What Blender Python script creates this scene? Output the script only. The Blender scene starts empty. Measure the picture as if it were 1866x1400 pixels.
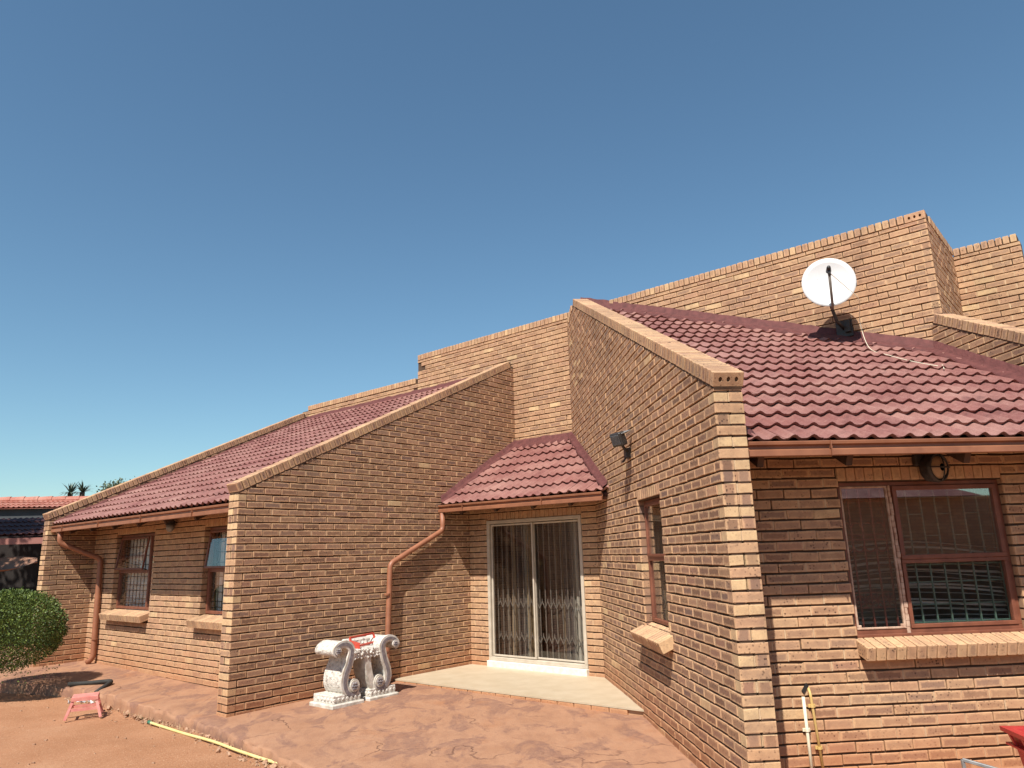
import bpy, bmesh, math, random
from mathutils import Vector, Matrix, Quaternion, noise
sc = bpy.context.scene
rnd = random.Random(7)
# ------------------------------------------------------------------ camera, sky, sun, exposure
cam_d = bpy.data.cameras.new('camera'); cam = bpy.data.objects.new('camera', cam_d); sc.collection.objects.link(cam)
FW = Vector((0.07802305, 0.97064064, 0.22752835)); RT = Vector((0.99689091, -0.07344196, -0.02854463)); UP = Vector((0.01099645, -0.22904808, 0.973353))
CAM = Vector((0, 0, 1.748)); FPX = 1324.19
cam.matrix_world = Matrix(((RT.x, UP.x, -FW.x, CAM.x), (RT.y, UP.y, -FW.y, CAM.y), (RT.z, UP.z, -FW.z, CAM.z), (0, 0, 0, 1)))
cam_d.sensor_width = 36; cam_d.sensor_fit = 'HORIZONTAL'; cam_d.lens = 36 * FPX / 1866; cam_d.clip_end = 3000; cam_d.clip_start = .05
sc.camera = cam
world = bpy.data.worlds.new('World'); sc.world = world; world.use_nodes = True
wn = world.node_tree.nodes; wl = world.node_tree.links
sky = wn.new('ShaderNodeTexSky'); sky.sky_type = 'NISHITA'; sky.sun_disc = False
SUN_EL = math.radians(53.3); SUN_ROT = math.radians(206.6)
sky.sun_elevation = SUN_EL; sky.sun_rotation = SUN_ROT
sky.air_density = 1.7; sky.dust_density = .3; sky.ozone_density = 3.5; sky.altitude = 3000
bg = wn['Background']; bg.inputs['Strength'].default_value = 0.09
tint = wn.new('ShaderNodeVectorMath'); tint.operation = 'MULTIPLY'; tint.inputs[1].default_value = (.82, .968, .94)   # white balance of the sky
wl.new(sky.outputs[0], tint.inputs[0]); wl.new(tint.outputs[0], bg.inputs['Color'])
sun_d = bpy.data.lights.new('sun', 'SUN'); sun_d.energy = 5.0; sun_d.angle = math.radians(.53); sun_d.color = (1, .94, .85)
sun = bpy.data.objects.new('sun', sun_d); sc.collection.objects.link(sun); sun.location = (-10, -20, 30)
sun.rotation_euler = Vector((.5, 1, -1.5)).to_track_quat('-Z', 'Y').to_euler()
sc.view_settings.view_transform = 'Standard'; sc.view_settings.look = 'None'; sc.view_settings.exposure = 0.5; sc.view_settings.gamma = 1.0
sc.view_settings.use_curve_mapping = False

# ------------------------------------------------------------------ frames
S2 = math.sqrt(.5)
Ld = Vector((S2, S2, 0)); Ad = Vector((-S2, S2, 0)); X = Vector((1, 0, 0)); Y = Vector((0, 1, 0)); Z = Vector((0, 0, 1))
def UV(u, v, z=0.0): return Ld * u + Ad * v + Z * z
C = .085
VL, UPL, UD, UWA, UUW, YW, YP, XR, VFL, XR2, VUW = 8.251, 4.551, 8.539, 5.35, 9.74, 5.914, 5.195, 1.932, 14.70, 5.75, 1.46
UUW2 = 11.45; T = .222
def proj(p):
    d = p - CAM; z = d.dot(FW)
    if z < .05: return None
    return (933 + FPX * d.dot(RT) / z, 700 - FPX * d.dot(UP) / z)

# ------------------------------------------------------------------ materials
def mat(name, base=(.5, .5, .5), rough=.8, metal=0.0, spec=.5):
    m = bpy.data.materials.new(name); m.use_nodes = True
    b = m.node_tree.nodes['Principled BSDF']
    b.inputs['Base Color'].default_value = (*base, 1); b.inputs['Roughness'].default_value = rough; b.inputs['Metallic'].default_value = metal
    b.inputs['Specular IOR Level'].default_value = spec
    return m, m.node_tree.nodes, m.node_tree.links, b
class G:   # small node helper
    def __init__(s, m): s.n = m.node_tree.nodes; s.l = m.node_tree.links
    def put(s, sock, v):
        if hasattr(v, 'is_output') or hasattr(v, 'links'): s.l.new(v, sock)
        elif isinstance(v, (tuple, list)): sock.default_value = (*v, 1) if len(v) == 3 and len(sock.default_value) == 4 else v
        else: sock.default_value = v
    def math(s, op, a, b=0.0, c=None, clamp=False):
        n = s.n.new('ShaderNodeMath'); n.operation = op; n.use_clamp = clamp
        s.put(n.inputs[0], a); s.put(n.inputs[1], b)
        if c is not None: s.put(n.inputs[2], c)
        return n.outputs[0]
    def noise(s, scale, detail=4, vec=None, rough=.5, w=None):
        n = s.n.new('ShaderNodeTexNoise'); n.inputs['Scale'].default_value = scale; n.inputs['Detail'].default_value = detail; n.inputs['Roughness'].default_value = rough
        if vec is not None: s.l.new(vec, n.inputs['Vector'])
        return n.outputs['Fac']
    def pos(s, scale=None):
        g = s.n.new('ShaderNodeNewGeometry').outputs['Position']
        if scale:
            v = s.n.new('ShaderNodeVectorMath'); v.operation = 'MULTIPLY'; s.l.new(g, v.inputs[0]); v.inputs[1].default_value = scale; return v.outputs[0]
        return g
    def ramp(s, fac, stops, interp='LINEAR'):
        n = s.n.new('ShaderNodeValToRGB'); n.color_ramp.interpolation = interp
        e = n.color_ramp.elements
        while len(e) < len(stops): e.new(.5)
        for i, (p, c) in enumerate(stops):
            e[i].position = p; e[i].color = (c, c, c, 1) if not isinstance(c, tuple) else (*c, 1)
        s.l.new(fac, n.inputs[0]); return n.outputs[0]
    def mix(s, fac, a, b, mode='MIX'):
        n = s.n.new('ShaderNodeMix'); n.data_type = 'RGBA'; n.blend_type = mode
        s.put(n.inputs[0], fac); s.put(n.inputs[6], a); s.put(n.inputs[7], b); return n.outputs[2]
    def attr(s, name, out='Color', kind='GEOMETRY'):
        n = s.n.new('ShaderNodeAttribute'); n.attribute_name = name; n.attribute_type = kind; return n.outputs[out]
    def sep(s, v):
        n = s.n.new('ShaderNodeSeparateXYZ'); s.l.new(v, n.inputs[0]); return n.outputs
    def bump(s, h, strength, dist, b):
        n = s.n.new('ShaderNodeBump'); n.inputs['Strength'].default_value = strength; n.inputs['Distance'].default_value = dist
        s.l.new(h, n.inputs['Height']); s.l.new(n.outputs[0], b.inputs['Normal'])

def brick_material():
    m, n, l, b = mat('face_brick', rough=.85, spec=.25); g = G(m)
    e1 = g.sep(g.attr('e1', 'Vector')); e2 = g.sep(g.attr('e2', 'Vector')); c = g.sep(g.attr('rnd', 'Vector'))
    d = g.math('MINIMUM', g.math('MINIMUM', e1[0], e1[1]), g.math('MINIMUM', e2[0], e2[1]))
    P = g.pos()
    nz = g.noise(34, 3, P)
    dd = g.math('ADD', d, g.math('MULTIPLY', g.math('SUBTRACT', nz, .5), .030))
    f = g.ramp(dd, [(0.009, 0.0), (0.019, 1.0)])
    f = g.math('MULTIPLY', f, c[1], clamp=True)
    edge = g.ramp(c[0], [(0, (.53, .325, .185)), (.3, (.58, .37, .215)), (.55, (.54, .325, .195)), (.8, (.61, .405, .23)), (1, (.66, .47, .265))])
    core = g.ramp(g.math('FRACT', g.math('MULTIPLY', c[0], 3.7)), [(0, (.17, .098, .066)), (.35, (.26, .145, .095)), (.7, (.19, .122, .098)), (1, (.33, .18, .12))])
    col = g.mix(f, edge, core)
    col = g.mix(g.ramp(g.noise(11, 4, P, .65), [(.38, 0.0), (.72, .45)]), col, core)
    # iron spots
    vo = n.new('ShaderNodeTexVoronoi'); vo.inputs['Scale'].default_value = 40; l.new(P, vo.inputs['Vector'])
    spot = g.math('MULTIPLY', g.ramp(vo.outputs['Distance'], [(.20, 1.0), (.36, 0.0)]), g.ramp(g.noise(14, 2, P), [(.42, 0.0), (.58, 1.0)]))
    spot = g.math('MULTIPLY', spot, g.math('MULTIPLY', c[2], .95))
    col = g.mix(spot, col, (.045, .026, .022))
    # rain and lichen staining, in long soft patches
    stn = g.math('MULTIPLY', g.ramp(g.noise(1.0, 5, g.pos((1.1, 1.1, .55)), .6), [(.52, 0.0), (.72, .55)]), g.ramp(g.noise(7, 3, P), [(.3, .4), (.7, 1.0)]))
    col = g.mix(stn, col, (.13, .085, .06))
    # drag-wire texture and soil splash near the ground
    col = g.mix(.22, col, g.ramp(g.noise(160, 4, P), [(.3, (.25, .2, .16)), (.7, (.8, .72, .62))]), 'SOFT_LIGHT')
    z = g.sep(P)[2]
    spl = g.math('MULTIPLY', g.ramp(g.math('ADD', z, g.math('MULTIPLY', g.noise(1.4, 4, P), .55)), [(.25, 1.0), (.85, 0.0)]), .55)
    col = g.mix(spl, col, (.42, .155, .062))
    l.new(col, b.inputs['Base Color'])
    g.bump(g.math('ADD', g.noise(220, 4, P), g.math('MULTIPLY', spot, -.6)), .35, .004, b)
    return m
M_BRICK = brick_material()
def mortar_material():
    m, n, l, b = mat('mortar', rough=.95, spec=.1); g = G(m); P = g.pos()
    col = g.ramp(g.noise(6, 5, P), [(.3, (.44, .30, .185)), (.7, (.60, .43, .27))])
    z = g.sep(P)[2]
    spl = g.math('MULTIPLY', g.ramp(g.math('ADD', z, g.math('MULTIPLY', g.noise(1.4, 4, P), .55)), [(.25, 1.0), (.85, 0.0)]), .55)
    col = g.mix(spl, col, (.36, .14, .06))
    l.new(col, b.inputs['Base Color']); g.bump(g.noise(90, 4, P), .5, .004, b); return m
M_MORTAR = mortar_material()
def tile_material(name, A, B, D):
    m, n, l, b = mat(name, rough=.62, spec=.35); g = G(m); P = g.pos()
    r = g.sep(g.attr('rnd', 'Vector'))
    col = g.mix(r[0], A, B)
    col = g.mix(g.ramp(g.noise(1.6, 6, P, .65), [(.42, 0.0), (.68, .75)]), col, D)
    col = g.mix(g.math('MULTIPLY', g.ramp(g.noise(23, 5, P, .7), [(.52, 0.0), (.72, 1.0)]), .35), col, D)
    col = g.mix(g.math('MULTIPLY', g.ramp(g.noise(5.5, 5, P, .7), [(.55, 0.0), (.75, 1.0)]), .5), col, (.07, .035, .033))
    col = g.mix(.35, col, g.ramp(g.noise(120, 3, P), [(.3, (.15, .15, .15)), (.7, (.85, .85, .85))]), 'SOFT_LIGHT')
    l.new(col, b.inputs['Base Color']); g.bump(g.noise(110, 4, P), .35, .004, b); return m
M_TILE = tile_material('maroon_tile', (.180, .068, .059), (.240, .100, .085), (.36, .20, .165))
M_TILE2 = tile_material('orange_tile', (.38, .135, .095), (.46, .19, .14), (.52, .28, .21))
M_TILE3 = tile_material('shade_tinted_tile', (.060, .024, .024), (.085, .032, .03), (.10, .05, .045))  # maroon tile darkened in colour for the shade on the carport roof
def noisy(name, a, b_, scale=8, rough=.8, spec=.4, bump=.2, bscale=60, bdist=.003, metal=0):
    m, n, l, b = mat(name, rough=rough, spec=spec, metal=metal); g = G(m); P = g.pos()
    l.new(g.ramp(g.noise(scale, 5, P), [(.32, a), (.68, b_)]), b.inputs['Base Color'])
    if bump: g.bump(g.noise(bscale, 4, P), bump, bdist, b)
    return m
M_FLASH = noisy('flashing_paint', (.085, .027, .025), (.135, .044, .040), 14, .75, .3, .6, 40, .012)
M_DECK = noisy('roof_deck', (.05, .02, .02), (.07, .03, .025), 5)
M_GUTTER = noisy('gutter_paint', (.21, .082, .042), (.29, .118, .060), 7, .5, .5, .05)
M_PIPE = noisy('pipe_paint', (.25, .098, .052), (.33, .135, .072), 7, .5, .5, .05)
M_FRAME = noisy('window_paint', (.15, .050, .028), (.22, .078, .043), 12, .5, .5, .15)
M_PUTTY = noisy('old_putty', (.34, .20, .14), (.55, .40, .30), 22, .85, .2, .5, 60, .004)
M_CREAM = noisy('cream_frame', (.44, .38, .30), (.54, .47, .38), 9, .5, .4, .1)
M_MARBLE = noisy('pale_marble', (.60, .57, .50), (.74, .72, .66), 18, .5, .4, .05)
M_WOOD = noisy('dark_timber', (.05, .028, .018), (.085, .045, .03), 12)
M_BLACK = noisy('black_metal', (.020, .018, .017), (.035, .03, .028), 30, .5, .5, .1)
M_DARKGLASS = noisy('dusty_dark_glass', (.05, .055, .06), (.09, .095, .10), 20, .2, .5, .02)
M_GREY = noisy('grey_metal', (.20, .21, .22), (.30, .31, .31), 20, .45, .5, .1, metal=.3)
M_WHITE = noisy('white_enamel', (.56, .555, .55), (.62, .615, .61), 4, .45, .4, .03)
M_WHITEPL = noisy('white_plastic', (.66, .60, .44), (.74, .69, .54), 9, .5)
M_YELLPL = noisy('yellow_plastic', (.56, .38, .13), (.64, .45, .18), 9, .5)
M_ROOM = noisy('darkened_room', (.10, .08, .065), (.14, .11, .09), 3)  # room surfaces coloured dark so the interiors look unlit
M_GREENBAR = noisy('green_bar_paint', (.055, .10, .078), (.085, .14, .11), 20, .5)
M_REDBAR = noisy('red_bar_paint', (.13, .03, .024), (.18, .045, .035), 20, .5)
M_GREYBAR = noisy('grey_bar_paint', (.13, .11, .092), (.19, .165, .135), 20, .5)
M_BLIND = noisy('blind_slat', (.60, .47, .35), (.70, .56, .43), 14, .6)
M_PINK = noisy('pink_paint', (.58, .20, .17), (.68, .29, .24), 14, .6, .4, .2)
M_RED = noisy('red_plastic', (.42, .032, .030), (.52, .05, .045), 6, .42, .5, .05)
M_REDMETAL = noisy('red_metal', (.50, .06, .035), (.60, .11, .07), 18, .5)
M_HOSE = noisy('yellow_hose', (.62, .52, .20), (.70, .60, .27), 9, .45)
M_DARKPIPE = noisy('dark_pipe', (.022, .021, .019), (.036, .033, .03), 12, .75)
M_GREYWALL = noisy('dark_grey_plaster', (.060, .066, .072), (.075, .08, .086), 3, .9)
M_BEAM = noisy('pink_beam', (.24, .10, .085), (.30, .13, .105), 5, .7)
M_CLOTH = noisy('brown_cloth', (.23, .115, .075), (.30, .16, .105), 6, .9)
M_VOID = noisy('painted_shade', (.016, .013, .012), (.026, .02, .018), 4, .9)  # near-black colour standing in for deep shade
M_BARK = noisy('bark', (.09, .06, .04), (.15, .10, .07), 20, .9, .2, .5)
M_BACKBRICK = None
M_BED = noisy('raked_bed_joint', (.075, .048, .034), (.12, .078, .052), 7, .95, .1, .4, 90, .004)
def urn_material():
    m, n, l, b = mat('weathered_white_concrete', rough=.8, spec=.25); g = G(m); P = g.pos()
    col = g.ramp(g.noise(26, 5, P, .65), [(.30, (.20, .175, .155)), (.44, (.54, .50, .44)), (.62, (.68, .645, .585))])
    l.new(col, b.inputs['Base Color']); g.bump(g.noise(60, 5, P), .9, .012, b); return m
M_URN = urn_material()
M_URNW = noisy('white_cement_paint', (.40, .355, .29), (.70, .67, .61), 11, .75, .3, .4, 50, .005)
M_URNS = noisy('grey_scroll_paint', (.17, .15, .16), (.26, .235, .24), 25, .75, .3, .4, 50, .005)
def glass_material(name, refl, tint=(.985, .99, .985)):
    m = bpy.data.materials.new(name); m.use_nodes = True; n = m.node_tree.nodes; l = m.node_tree.links; n.clear()
    o = n.new('ShaderNodeOutputMaterial'); mx = n.new('ShaderNodeMixShader'); t = n.new('ShaderNodeBsdfTransparent'); gl = n.new('ShaderNodeBsdfGlossy')
    t.inputs[0].default_value = (*tint, 1); gl.inputs[0].default_value = (1, 1, 1, 1); gl.inputs['Roughness'].default_value = .01
    lw = n.new('ShaderNodeLayerWeight'); lw.inputs['Blend'].default_value = .5
    pw = n.new('ShaderNodeMath'); pw.operation = 'POWER'; pw.inputs[1].default_value = 4.5; l.new(lw.outputs['Facing'], pw.inputs[0])
    mr = n.new('ShaderNodeMapRange'); mr.inputs['To Min'].default_value = refl; mr.inputs['To Max'].default_value = 1
    l.new(pw.outputs[0], mr.inputs['Value']); l.new(mr.outputs[0], mx.inputs[0])
    l.new(t.outputs[0], mx.inputs[1]); l.new(gl.outputs[0], mx.inputs[2]); l.new(mx.outputs[0], o.inputs[0]); return m
M_GLASS = glass_material('window_glass', .06)
M_GLASSD = glass_material('door_glass', .05, (.93, .93, .93))
M_GLASSR = glass_material('tinted_window_glass', .20, (.97, .97, .95))
def curtain_material():
    m, n, l, b = mat('striped_curtain', rough=.9, spec=.1); g = G(m)
    s = g.sep(g.attr('rnd', 'Vector'))[0]
    col = g.ramp(s, [(0, (.05, .030, .020)), (.12, (.06, .035, .025)), (.16, (.40, .29, .18)), (.20, (.045, .03, .026)), (.30, (.05, .035, .028)), (.34, (.30, .22, .14)), (.38, (.06, .036, .024)), (.55, (.09, .075, .068)), (.63, (.42, .38, .31)), (.67, (.05, .042, .04)), (.78, (.06, .045, .03)), (.82, (.34, .25, .14)), (.86, (.06, .04, .03)), (.90, (.16, .06, .03)), (1, (.04, .03, .025))])
    l.new(col, b.inputs['Base Color']); g.bump(g.noise(200, 3), .2, .002, b); return m
M_CURTAIN = curtain_material()
M_NET = noisy('net_curtain', (.70, .69, .66), (.80, .79, .76), 9, .95, .1, .1)
def soil_material():
    m, n, l, b = mat('red_soil', rough=.97, spec=.08); g = G(m); P = g.pos()
    col = g.ramp(g.noise(1.1, 6, P, .6), [(.3, (.35, .170, .090)), (.55, (.405, .205, .113)), (.75, (.45, .245, .142))])
    col = g.mix(g.ramp(g.noise(30, 4, P, .7), [(.50, 0.0), (.75, .55)]), col, (.27, .105, .05))
    col = g.mix(g.ramp(g.noise(75, 2, P), [(.62, 0.0), (.70, .7)]), col, (.60, .40, .26))
    l.new(col, b.inputs['Base Color']); g.bump(g.noise(45, 6, P, .7), .8, .02, b); return m
M_SOIL = soil_material()
def paving_material():
    m, n, l, b = mat('red_oxide_concrete', rough=.85, spec=.2); g = G(m); P = g.pos()
    col = g.ramp(g.noise(1.7, 6, P, .6), [(.32, (.335, .175, .102)), (.55, (.385, .212, .128)), (.72, (.345, .168, .092))])
    w = n.new('ShaderNodeTexNoise'); w.inputs['Scale'].default_value = 1.6; w.inputs['Detail'].default_value = 7; w.inputs['Roughness'].default_value = .62; w.inputs['Distortion'].default_value = .7
    l.new(g.pos((1.5, .8, 1)), w.inputs['Vector'])
    st = g.ramp(w.outputs['Fac'], [(.50, 0.0), (.56, .75), (.64, .5), (.70, 0.0)])
    st = g.math('MULTIPLY', st, g.ramp(g.noise(12, 5, P, .7), [(.3, .25), (.6, 1.0)]))
    col = g.mix(st, col, (.175, .095, .078))
    vo = n.new('ShaderNodeTexVoronoi'); vo.feature = 'DISTANCE_TO_EDGE'; vo.inputs['Scale'].default_value = .55
    vec = n.new('ShaderNodeVectorMath'); vec.operation = 'ADD'; nz = n.new('ShaderNodeTexNoise'); nz.inputs['Scale'].default_value = 2.2; nz.inputs['Detail'].default_value = 5
    sc_ = n.new('ShaderNodeVectorMath'); sc_.operation = 'SCALE'; sc_.inputs[3].default_value = .9
    l.new(P, nz.inputs['Vector']); l.new(nz.outputs['Color'], sc_.inputs[0]); l.new(P, vec.inputs[0]); l.new(sc_.outputs[0], vec.inputs[1]); l.new(vec.outputs[0], vo.inputs['Vector'])
    col = g.mix(g.ramp(g.noise(4.5, 6, g.pos((1.6, .7, 1)), .7), [(.46, 0.0), (.66, .5)]), col, (.25, .13, .085))
    crack = g.math('MULTIPLY', g.ramp(vo.outputs['Distance'], [(0.0, 1.0), (.010, 0.0)]), g.ramp(g.noise(1.3, 2, P), [(.45, 0.0), (.6, .8)]))
    col = g.mix(crack, col, (.12, .06, .045))
    col = g.mix(g.ramp(g.noise(55, 4, P, .7), [(.5, 0.0), (.8, .5)]), col, (.30, .14, .085))
    l.new(col, b.inputs['Base Color'])
    g.bump(g.math('ADD', g.noise(28, 6, P, .7), g.math('MULTIPLY', crack, -2.0)), .5, .012, b); return m
M_PAVE = paving_material()
M_GRAVEL = noisy('broken_concrete', (.30, .16, .095), (.46, .30, .20), 30, .95, .1, .5)
M_PORCH = noisy('cream_tile', (.45, .36, .245), (.51, .42, .30), 5, .55, .35, .12, 14, .004)
def leaf_material(name, a, b_):
    m, n, l, b = mat(name, rough=.55, spec=.4); g = G(m)
    r = g.sep(g.attr('rnd', 'Vector'))
    l.new(g.mix(r[0], a, b_), b.inputs['Base Color'])
    b.inputs['Subsurface Weight'].default_value = 0.0
    return m
M_LEAF = leaf_material('clipped_leaf', (.035, .065, .012), (.20, .26, .05))
M_LEAF2 = leaf_material('soft_leaf', (.07, .10, .05), (.14, .17, .09))
M_ALOE = leaf_material('aloe_leaf', (.045, .075, .055), (.085, .12, .085))

# ------------------------------------------------------------------ mesh helpers
WL = {}
class MB:
    """collects faces with per-corner attributes"""
    def __init__(s): s.v = []; s.f = []; s.e1 = []; s.e2 = []; s.r = []; s.mi = []; s.any = False
    def face(s, pts, r=None, e1=None, e2=None, mi=0):
        i = len(s.v); s.v.extend(pts); s.f.append(list(range(i, i + len(pts)))); k = len(pts); s.mi.append(mi)
        s.r.extend([r or (0, 0, 0)] * k); s.e1.extend(e1 or [(1, 1, 0)] * k); s.e2.extend(e2 or [(1, 1, 0)] * k)
    def mesh(s, v, f, r=None, mi=0):
        i = len(s.v); s.v.extend(v)
        for q in f:
            s.f.append([i + j for j in q]); s.mi.append(mi); k = len(q)
            s.r.extend([r or (0, 0, 0)] * k); s.e1.extend([(1, 1, 0)] * k); s.e2.extend([(1, 1, 0)] * k)
    def box(s, c, ax, ay, az, r=None, bev=0.0, mi=0):
        c = Vector(c); ax, ay, az = Vector(ax), Vector(ay), Vector(az)
        if bev <= 0:
            v = [c + ax * i + ay * j + az * k for k in (-1, 1) for j in (-1, 1) for i in (-1, 1)]
            s.mesh(v, [(0, 2, 3, 1), (4, 5, 7, 6), (0, 1, 5, 4), (2, 6, 7, 3), (0, 4, 6, 2), (1, 3, 7, 5)], r, mi)
        else:
            lx, ly, lz = ax.length, ay.length, az.length; v = []; idx = {}
            for i in (-1, 1):
                for j in (-1, 1):
                    for k in (-1, 1):
                        for t in range(3):
                            f = [1, 1, 1]
                            for q in range(3):
                                if q != t: f[q] = 1 - bev / (lx, ly, lz)[q]
                            idx[i, j, k, t] = len(v); v.append(c + ax * i * f[0] + ay * j * f[1] + az * k * f[2])
            fs = []
            for i in (-1, 1):
                fs.append([idx[i, j, k, 0] for j, k in ((-1, -1), (1, -1), (1, 1), (-1, 1))][::i])
                fs.append([idx[j, i, k, 1] for j, k in ((-1, -1), (1, -1), (1, 1), (-1, 1))][::-i])
                fs.append([idx[j, k, i, 2] for j, k in ((-1, -1), (1, -1), (1, 1), (-1, 1))][::i])
            for a in (-1, 1):
                for b in (-1, 1):
                    fs.append([idx[a, b, -1, 0], idx[a, b, -1, 1], idx[a, b, 1, 1], idx[a, b, 1, 0]])
                    fs.append([idx[a, -1, b, 0], idx[a, -1, b, 2], idx[a, 1, b, 2], idx[a, 1, b, 0]])
                    fs.append([idx[-1, a, b, 1], idx[-1, a, b, 2], idx[1, a, b, 2], idx[1, a, b, 1]])
                    for c2 in (-1, 1): fs.append([idx[a, b, c2, 0], idx[a, b, c2, 1], idx[a, b, c2, 2]])
            s.mesh(v, fs, r, mi)
    def bar(s, a, b, w, h=None, up=Z, r=None, bev=0.0, mi=0):
        a, b = Vector(a), Vector(b); d = (b - a); L = d.length; d.normalize()
        x = d.cross(up)
        if x.length < 1e-4: x = d.cross(X)
        x.normalize(); y = x.cross(d)
        s.box((a + b) / 2, x * (w / 2), d * (L / 2), y * ((h or w) / 2), r, bev, mi)
    def tube(s, path, rad, n=10, r=None, cap=True, mi=0):
        path = [Vector(p) for p in path]; rings = []
        nrm = None
        for i, p in enumerate(path):
            t = (path[min(i + 1, len(path) - 1)] - path[max(i - 1, 0)]).normalized()
            if nrm is None:
                nrm = t.cross(Z)
                if nrm.length < 1e-3: nrm = t.cross(X)
            nrm = (nrm - t * nrm.dot(t)).normalized(); bn = t.cross(nrm)
            rr = rad[i] if isinstance(rad, (list, tuple)) else rad
            rings.append([p + (nrm * math.cos(q * 2 * math.pi / n) + bn * math.sin(q * 2 * math.pi / n)) * rr for q in range(n)])
        v = [p for R in rings for p in R]; f = []
        for i in range(len(rings) - 1):
            for q in range(n): f.append((i * n + q, i * n + (q + 1) % n, (i + 1) * n + (q + 1) % n, (i + 1) * n + q))
        if cap: f.append(tuple(range(n))[::-1]); f.append(tuple((len(rings) - 1) * n + q for q in range(n)))
        s.mesh(v, f, r, mi)
    def strip(s, sections, r=None, closed=False, mi=0):
        """loft between equal-length point lists"""
        n = len(sections[0]); v = [Vector(p) for S in sections for p in S]; f = []
        for i in range(len(sections) - 1):
            for q in range(n if closed else n - 1): f.append((i * n + q, i * n + (q + 1) % n, (i + 1) * n + (q + 1) % n, (i + 1) * n + q))
        if closed: f.append(tuple(range(n))[::-1]); f.append(tuple((len(sections) - 1) * n + q for q in range(n)))
        s.mesh(v, f, r, mi)
    def data(s, name, mats, origin, smooth=False, attrs=True):
        me = bpy.data.meshes.new(name); o = origin
        me.from_pydata([(p[0] - o[0], p[1] - o[1], p[2] - o[2]) for p in s.v], [], s.f)
        for m in (mats if isinstance(mats, (list, tuple)) else [mats]): me.materials.append(m)
        if attrs:
            for nm, dat in (('rnd', s.r), ('e1', s.e1), ('e2', s.e2)):
                a = me.attributes.new(nm, 'FLOAT_VECTOR', 'CORNER'); a.data.foreach_set('vector', [c for t in dat for c in t])
        me.polygons.foreach_set('material_index', s.mi)
        if smooth: me.polygons.foreach_set('use_smooth', [True] * len(s.f))
        me.update(); return me
    def centre(s):
        n = len(s.v); lo = [min(p[i] for p in s.v) for i in range(3)]; hi = [max(p[i] for p in s.v) for i in range(3)]
        return Vector(((lo[0] + hi[0]) / 2, (lo[1] + hi[1]) / 2, lo[2]))
    def build(s, name, mats, parent=None, smooth=False, attrs=True):
        c = s.centre(); return place(name, s.data(name, mats, c, smooth, attrs), c, parent)
def place(name, me, loc, parent=None, rot=None):
    o = bpy.data.objects.new(name, me); sc.collection.objects.link(o); o.location = loc
    if rot is not None: o.rotation_mode = 'QUATERNION'; o.rotation_quaternion = rot
    WL[o.name] = Vector(loc)
    if parent is not None:
        o.parent = parent; o.matrix_parent_inverse = Matrix.Translation(-WL[parent.name])
    return o
def thing(name, label, cat, loc, group=None):
    o = place(name, None, Vector(loc)); o.empty_display_size = .1; return tag(o, label, cat, group)
def tag(o, label, cat, group=None):
    o['label'] = label; o['category'] = cat
    if group: o['group'] = group
    return o
def structure(o): o['kind'] = 'structure'; return o
def stuff(o): o['kind'] = 'stuff'; return o
# parents of structure pieces have no rotation of their own except the tiles, which have no children

# ------------------------------------------------------------------ the house: brick walls
house = thing('brick_house', 'yellow-brown face brick house with raking walls and maroon tiled roofs', 'house', UV(7, 8))
CAND = []      # (pixel area, wall object, brick record)
def clip_half(poly, a, b, c):      # keep a*s+b*z <= c
    out = []
    for i in range(len(poly)):
        p, q = poly[i], poly[(i + 1) % len(poly)]
        fp, fq = a * p[0] + b * p[1] - c, a * q[0] + b * q[1] - c
        if fp <= 0: out.append(p)
        if (fp < 0 < fq) or (fq < 0 < fp):
            t = fp / (fp - fq); out.append((p[0] + (q[0] - p[0]) * t, p[1] + (q[1] - p[1]) * t))
    return out
def area2(poly): return .5 * abs(sum(poly[i][0] * poly[(i + 1) % len(poly)][1] - poly[(i + 1) % len(poly)][0] * poly[i][1] for i in range(len(poly))))
def brick_faces(mb, poly, rec, P3):
    """poly in (s,z); P3(s,z,depth) -> world"""
    s0 = min(p[0] for p in poly); s1 = max(p[0] for p in poly); z0 = min(p[1] for p in poly); z1 = max(p[1] for p in poly)
    cs, cz = (s0 + s1) / 2, (z0 + z1) / 2; hs, hz = max((s1 - s0) / 2, .004), max((z1 - z0) / 2, .004)
    bv = .0035; pr = rec['proud']
    ins = [(cs + (p[0] - cs) * max(.3, 1 - bv / hs), cz + (p[1] - cz) * max(.3, 1 - bv / hz)) for p in poly]
    E1 = lambda p: (p[0] - rec['s0'], rec['s1'] - p[0], 0); E2 = lambda p: (p[1] - rec['z0'], rec['z1'] - p[1], 0)
    c = rec['col']; n = len(poly)
    f = [P3(*p, pr) for p in ins]; o = [P3(*p, pr - .003) for p in poly]; b = [P3(*p, -.10) for p in poly]
    mb.face(f, c, [E1(p) for p in ins], [E2(p) for p in ins])
    e = [(0, 0, 0)] * 4
    for i in range(n):
        j = (i + 1) % n
        mb.face([o[i], o[j], f[j], f[i]], c, e, e)
        if rec.get('deep'):
            D = [(0, .1, 0), (0, .1, 0), (.1, 0, 0), (.1, 0, 0)]
            mb.face([b[i], b[j], o[j], o[i]], c, D, D)
        else:
            q = [P3(*poly[i], -.03), P3(*poly[j], -.03)]
            mb.face([q[0], q[1], o[j], o[i]], c, e, e)
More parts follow.
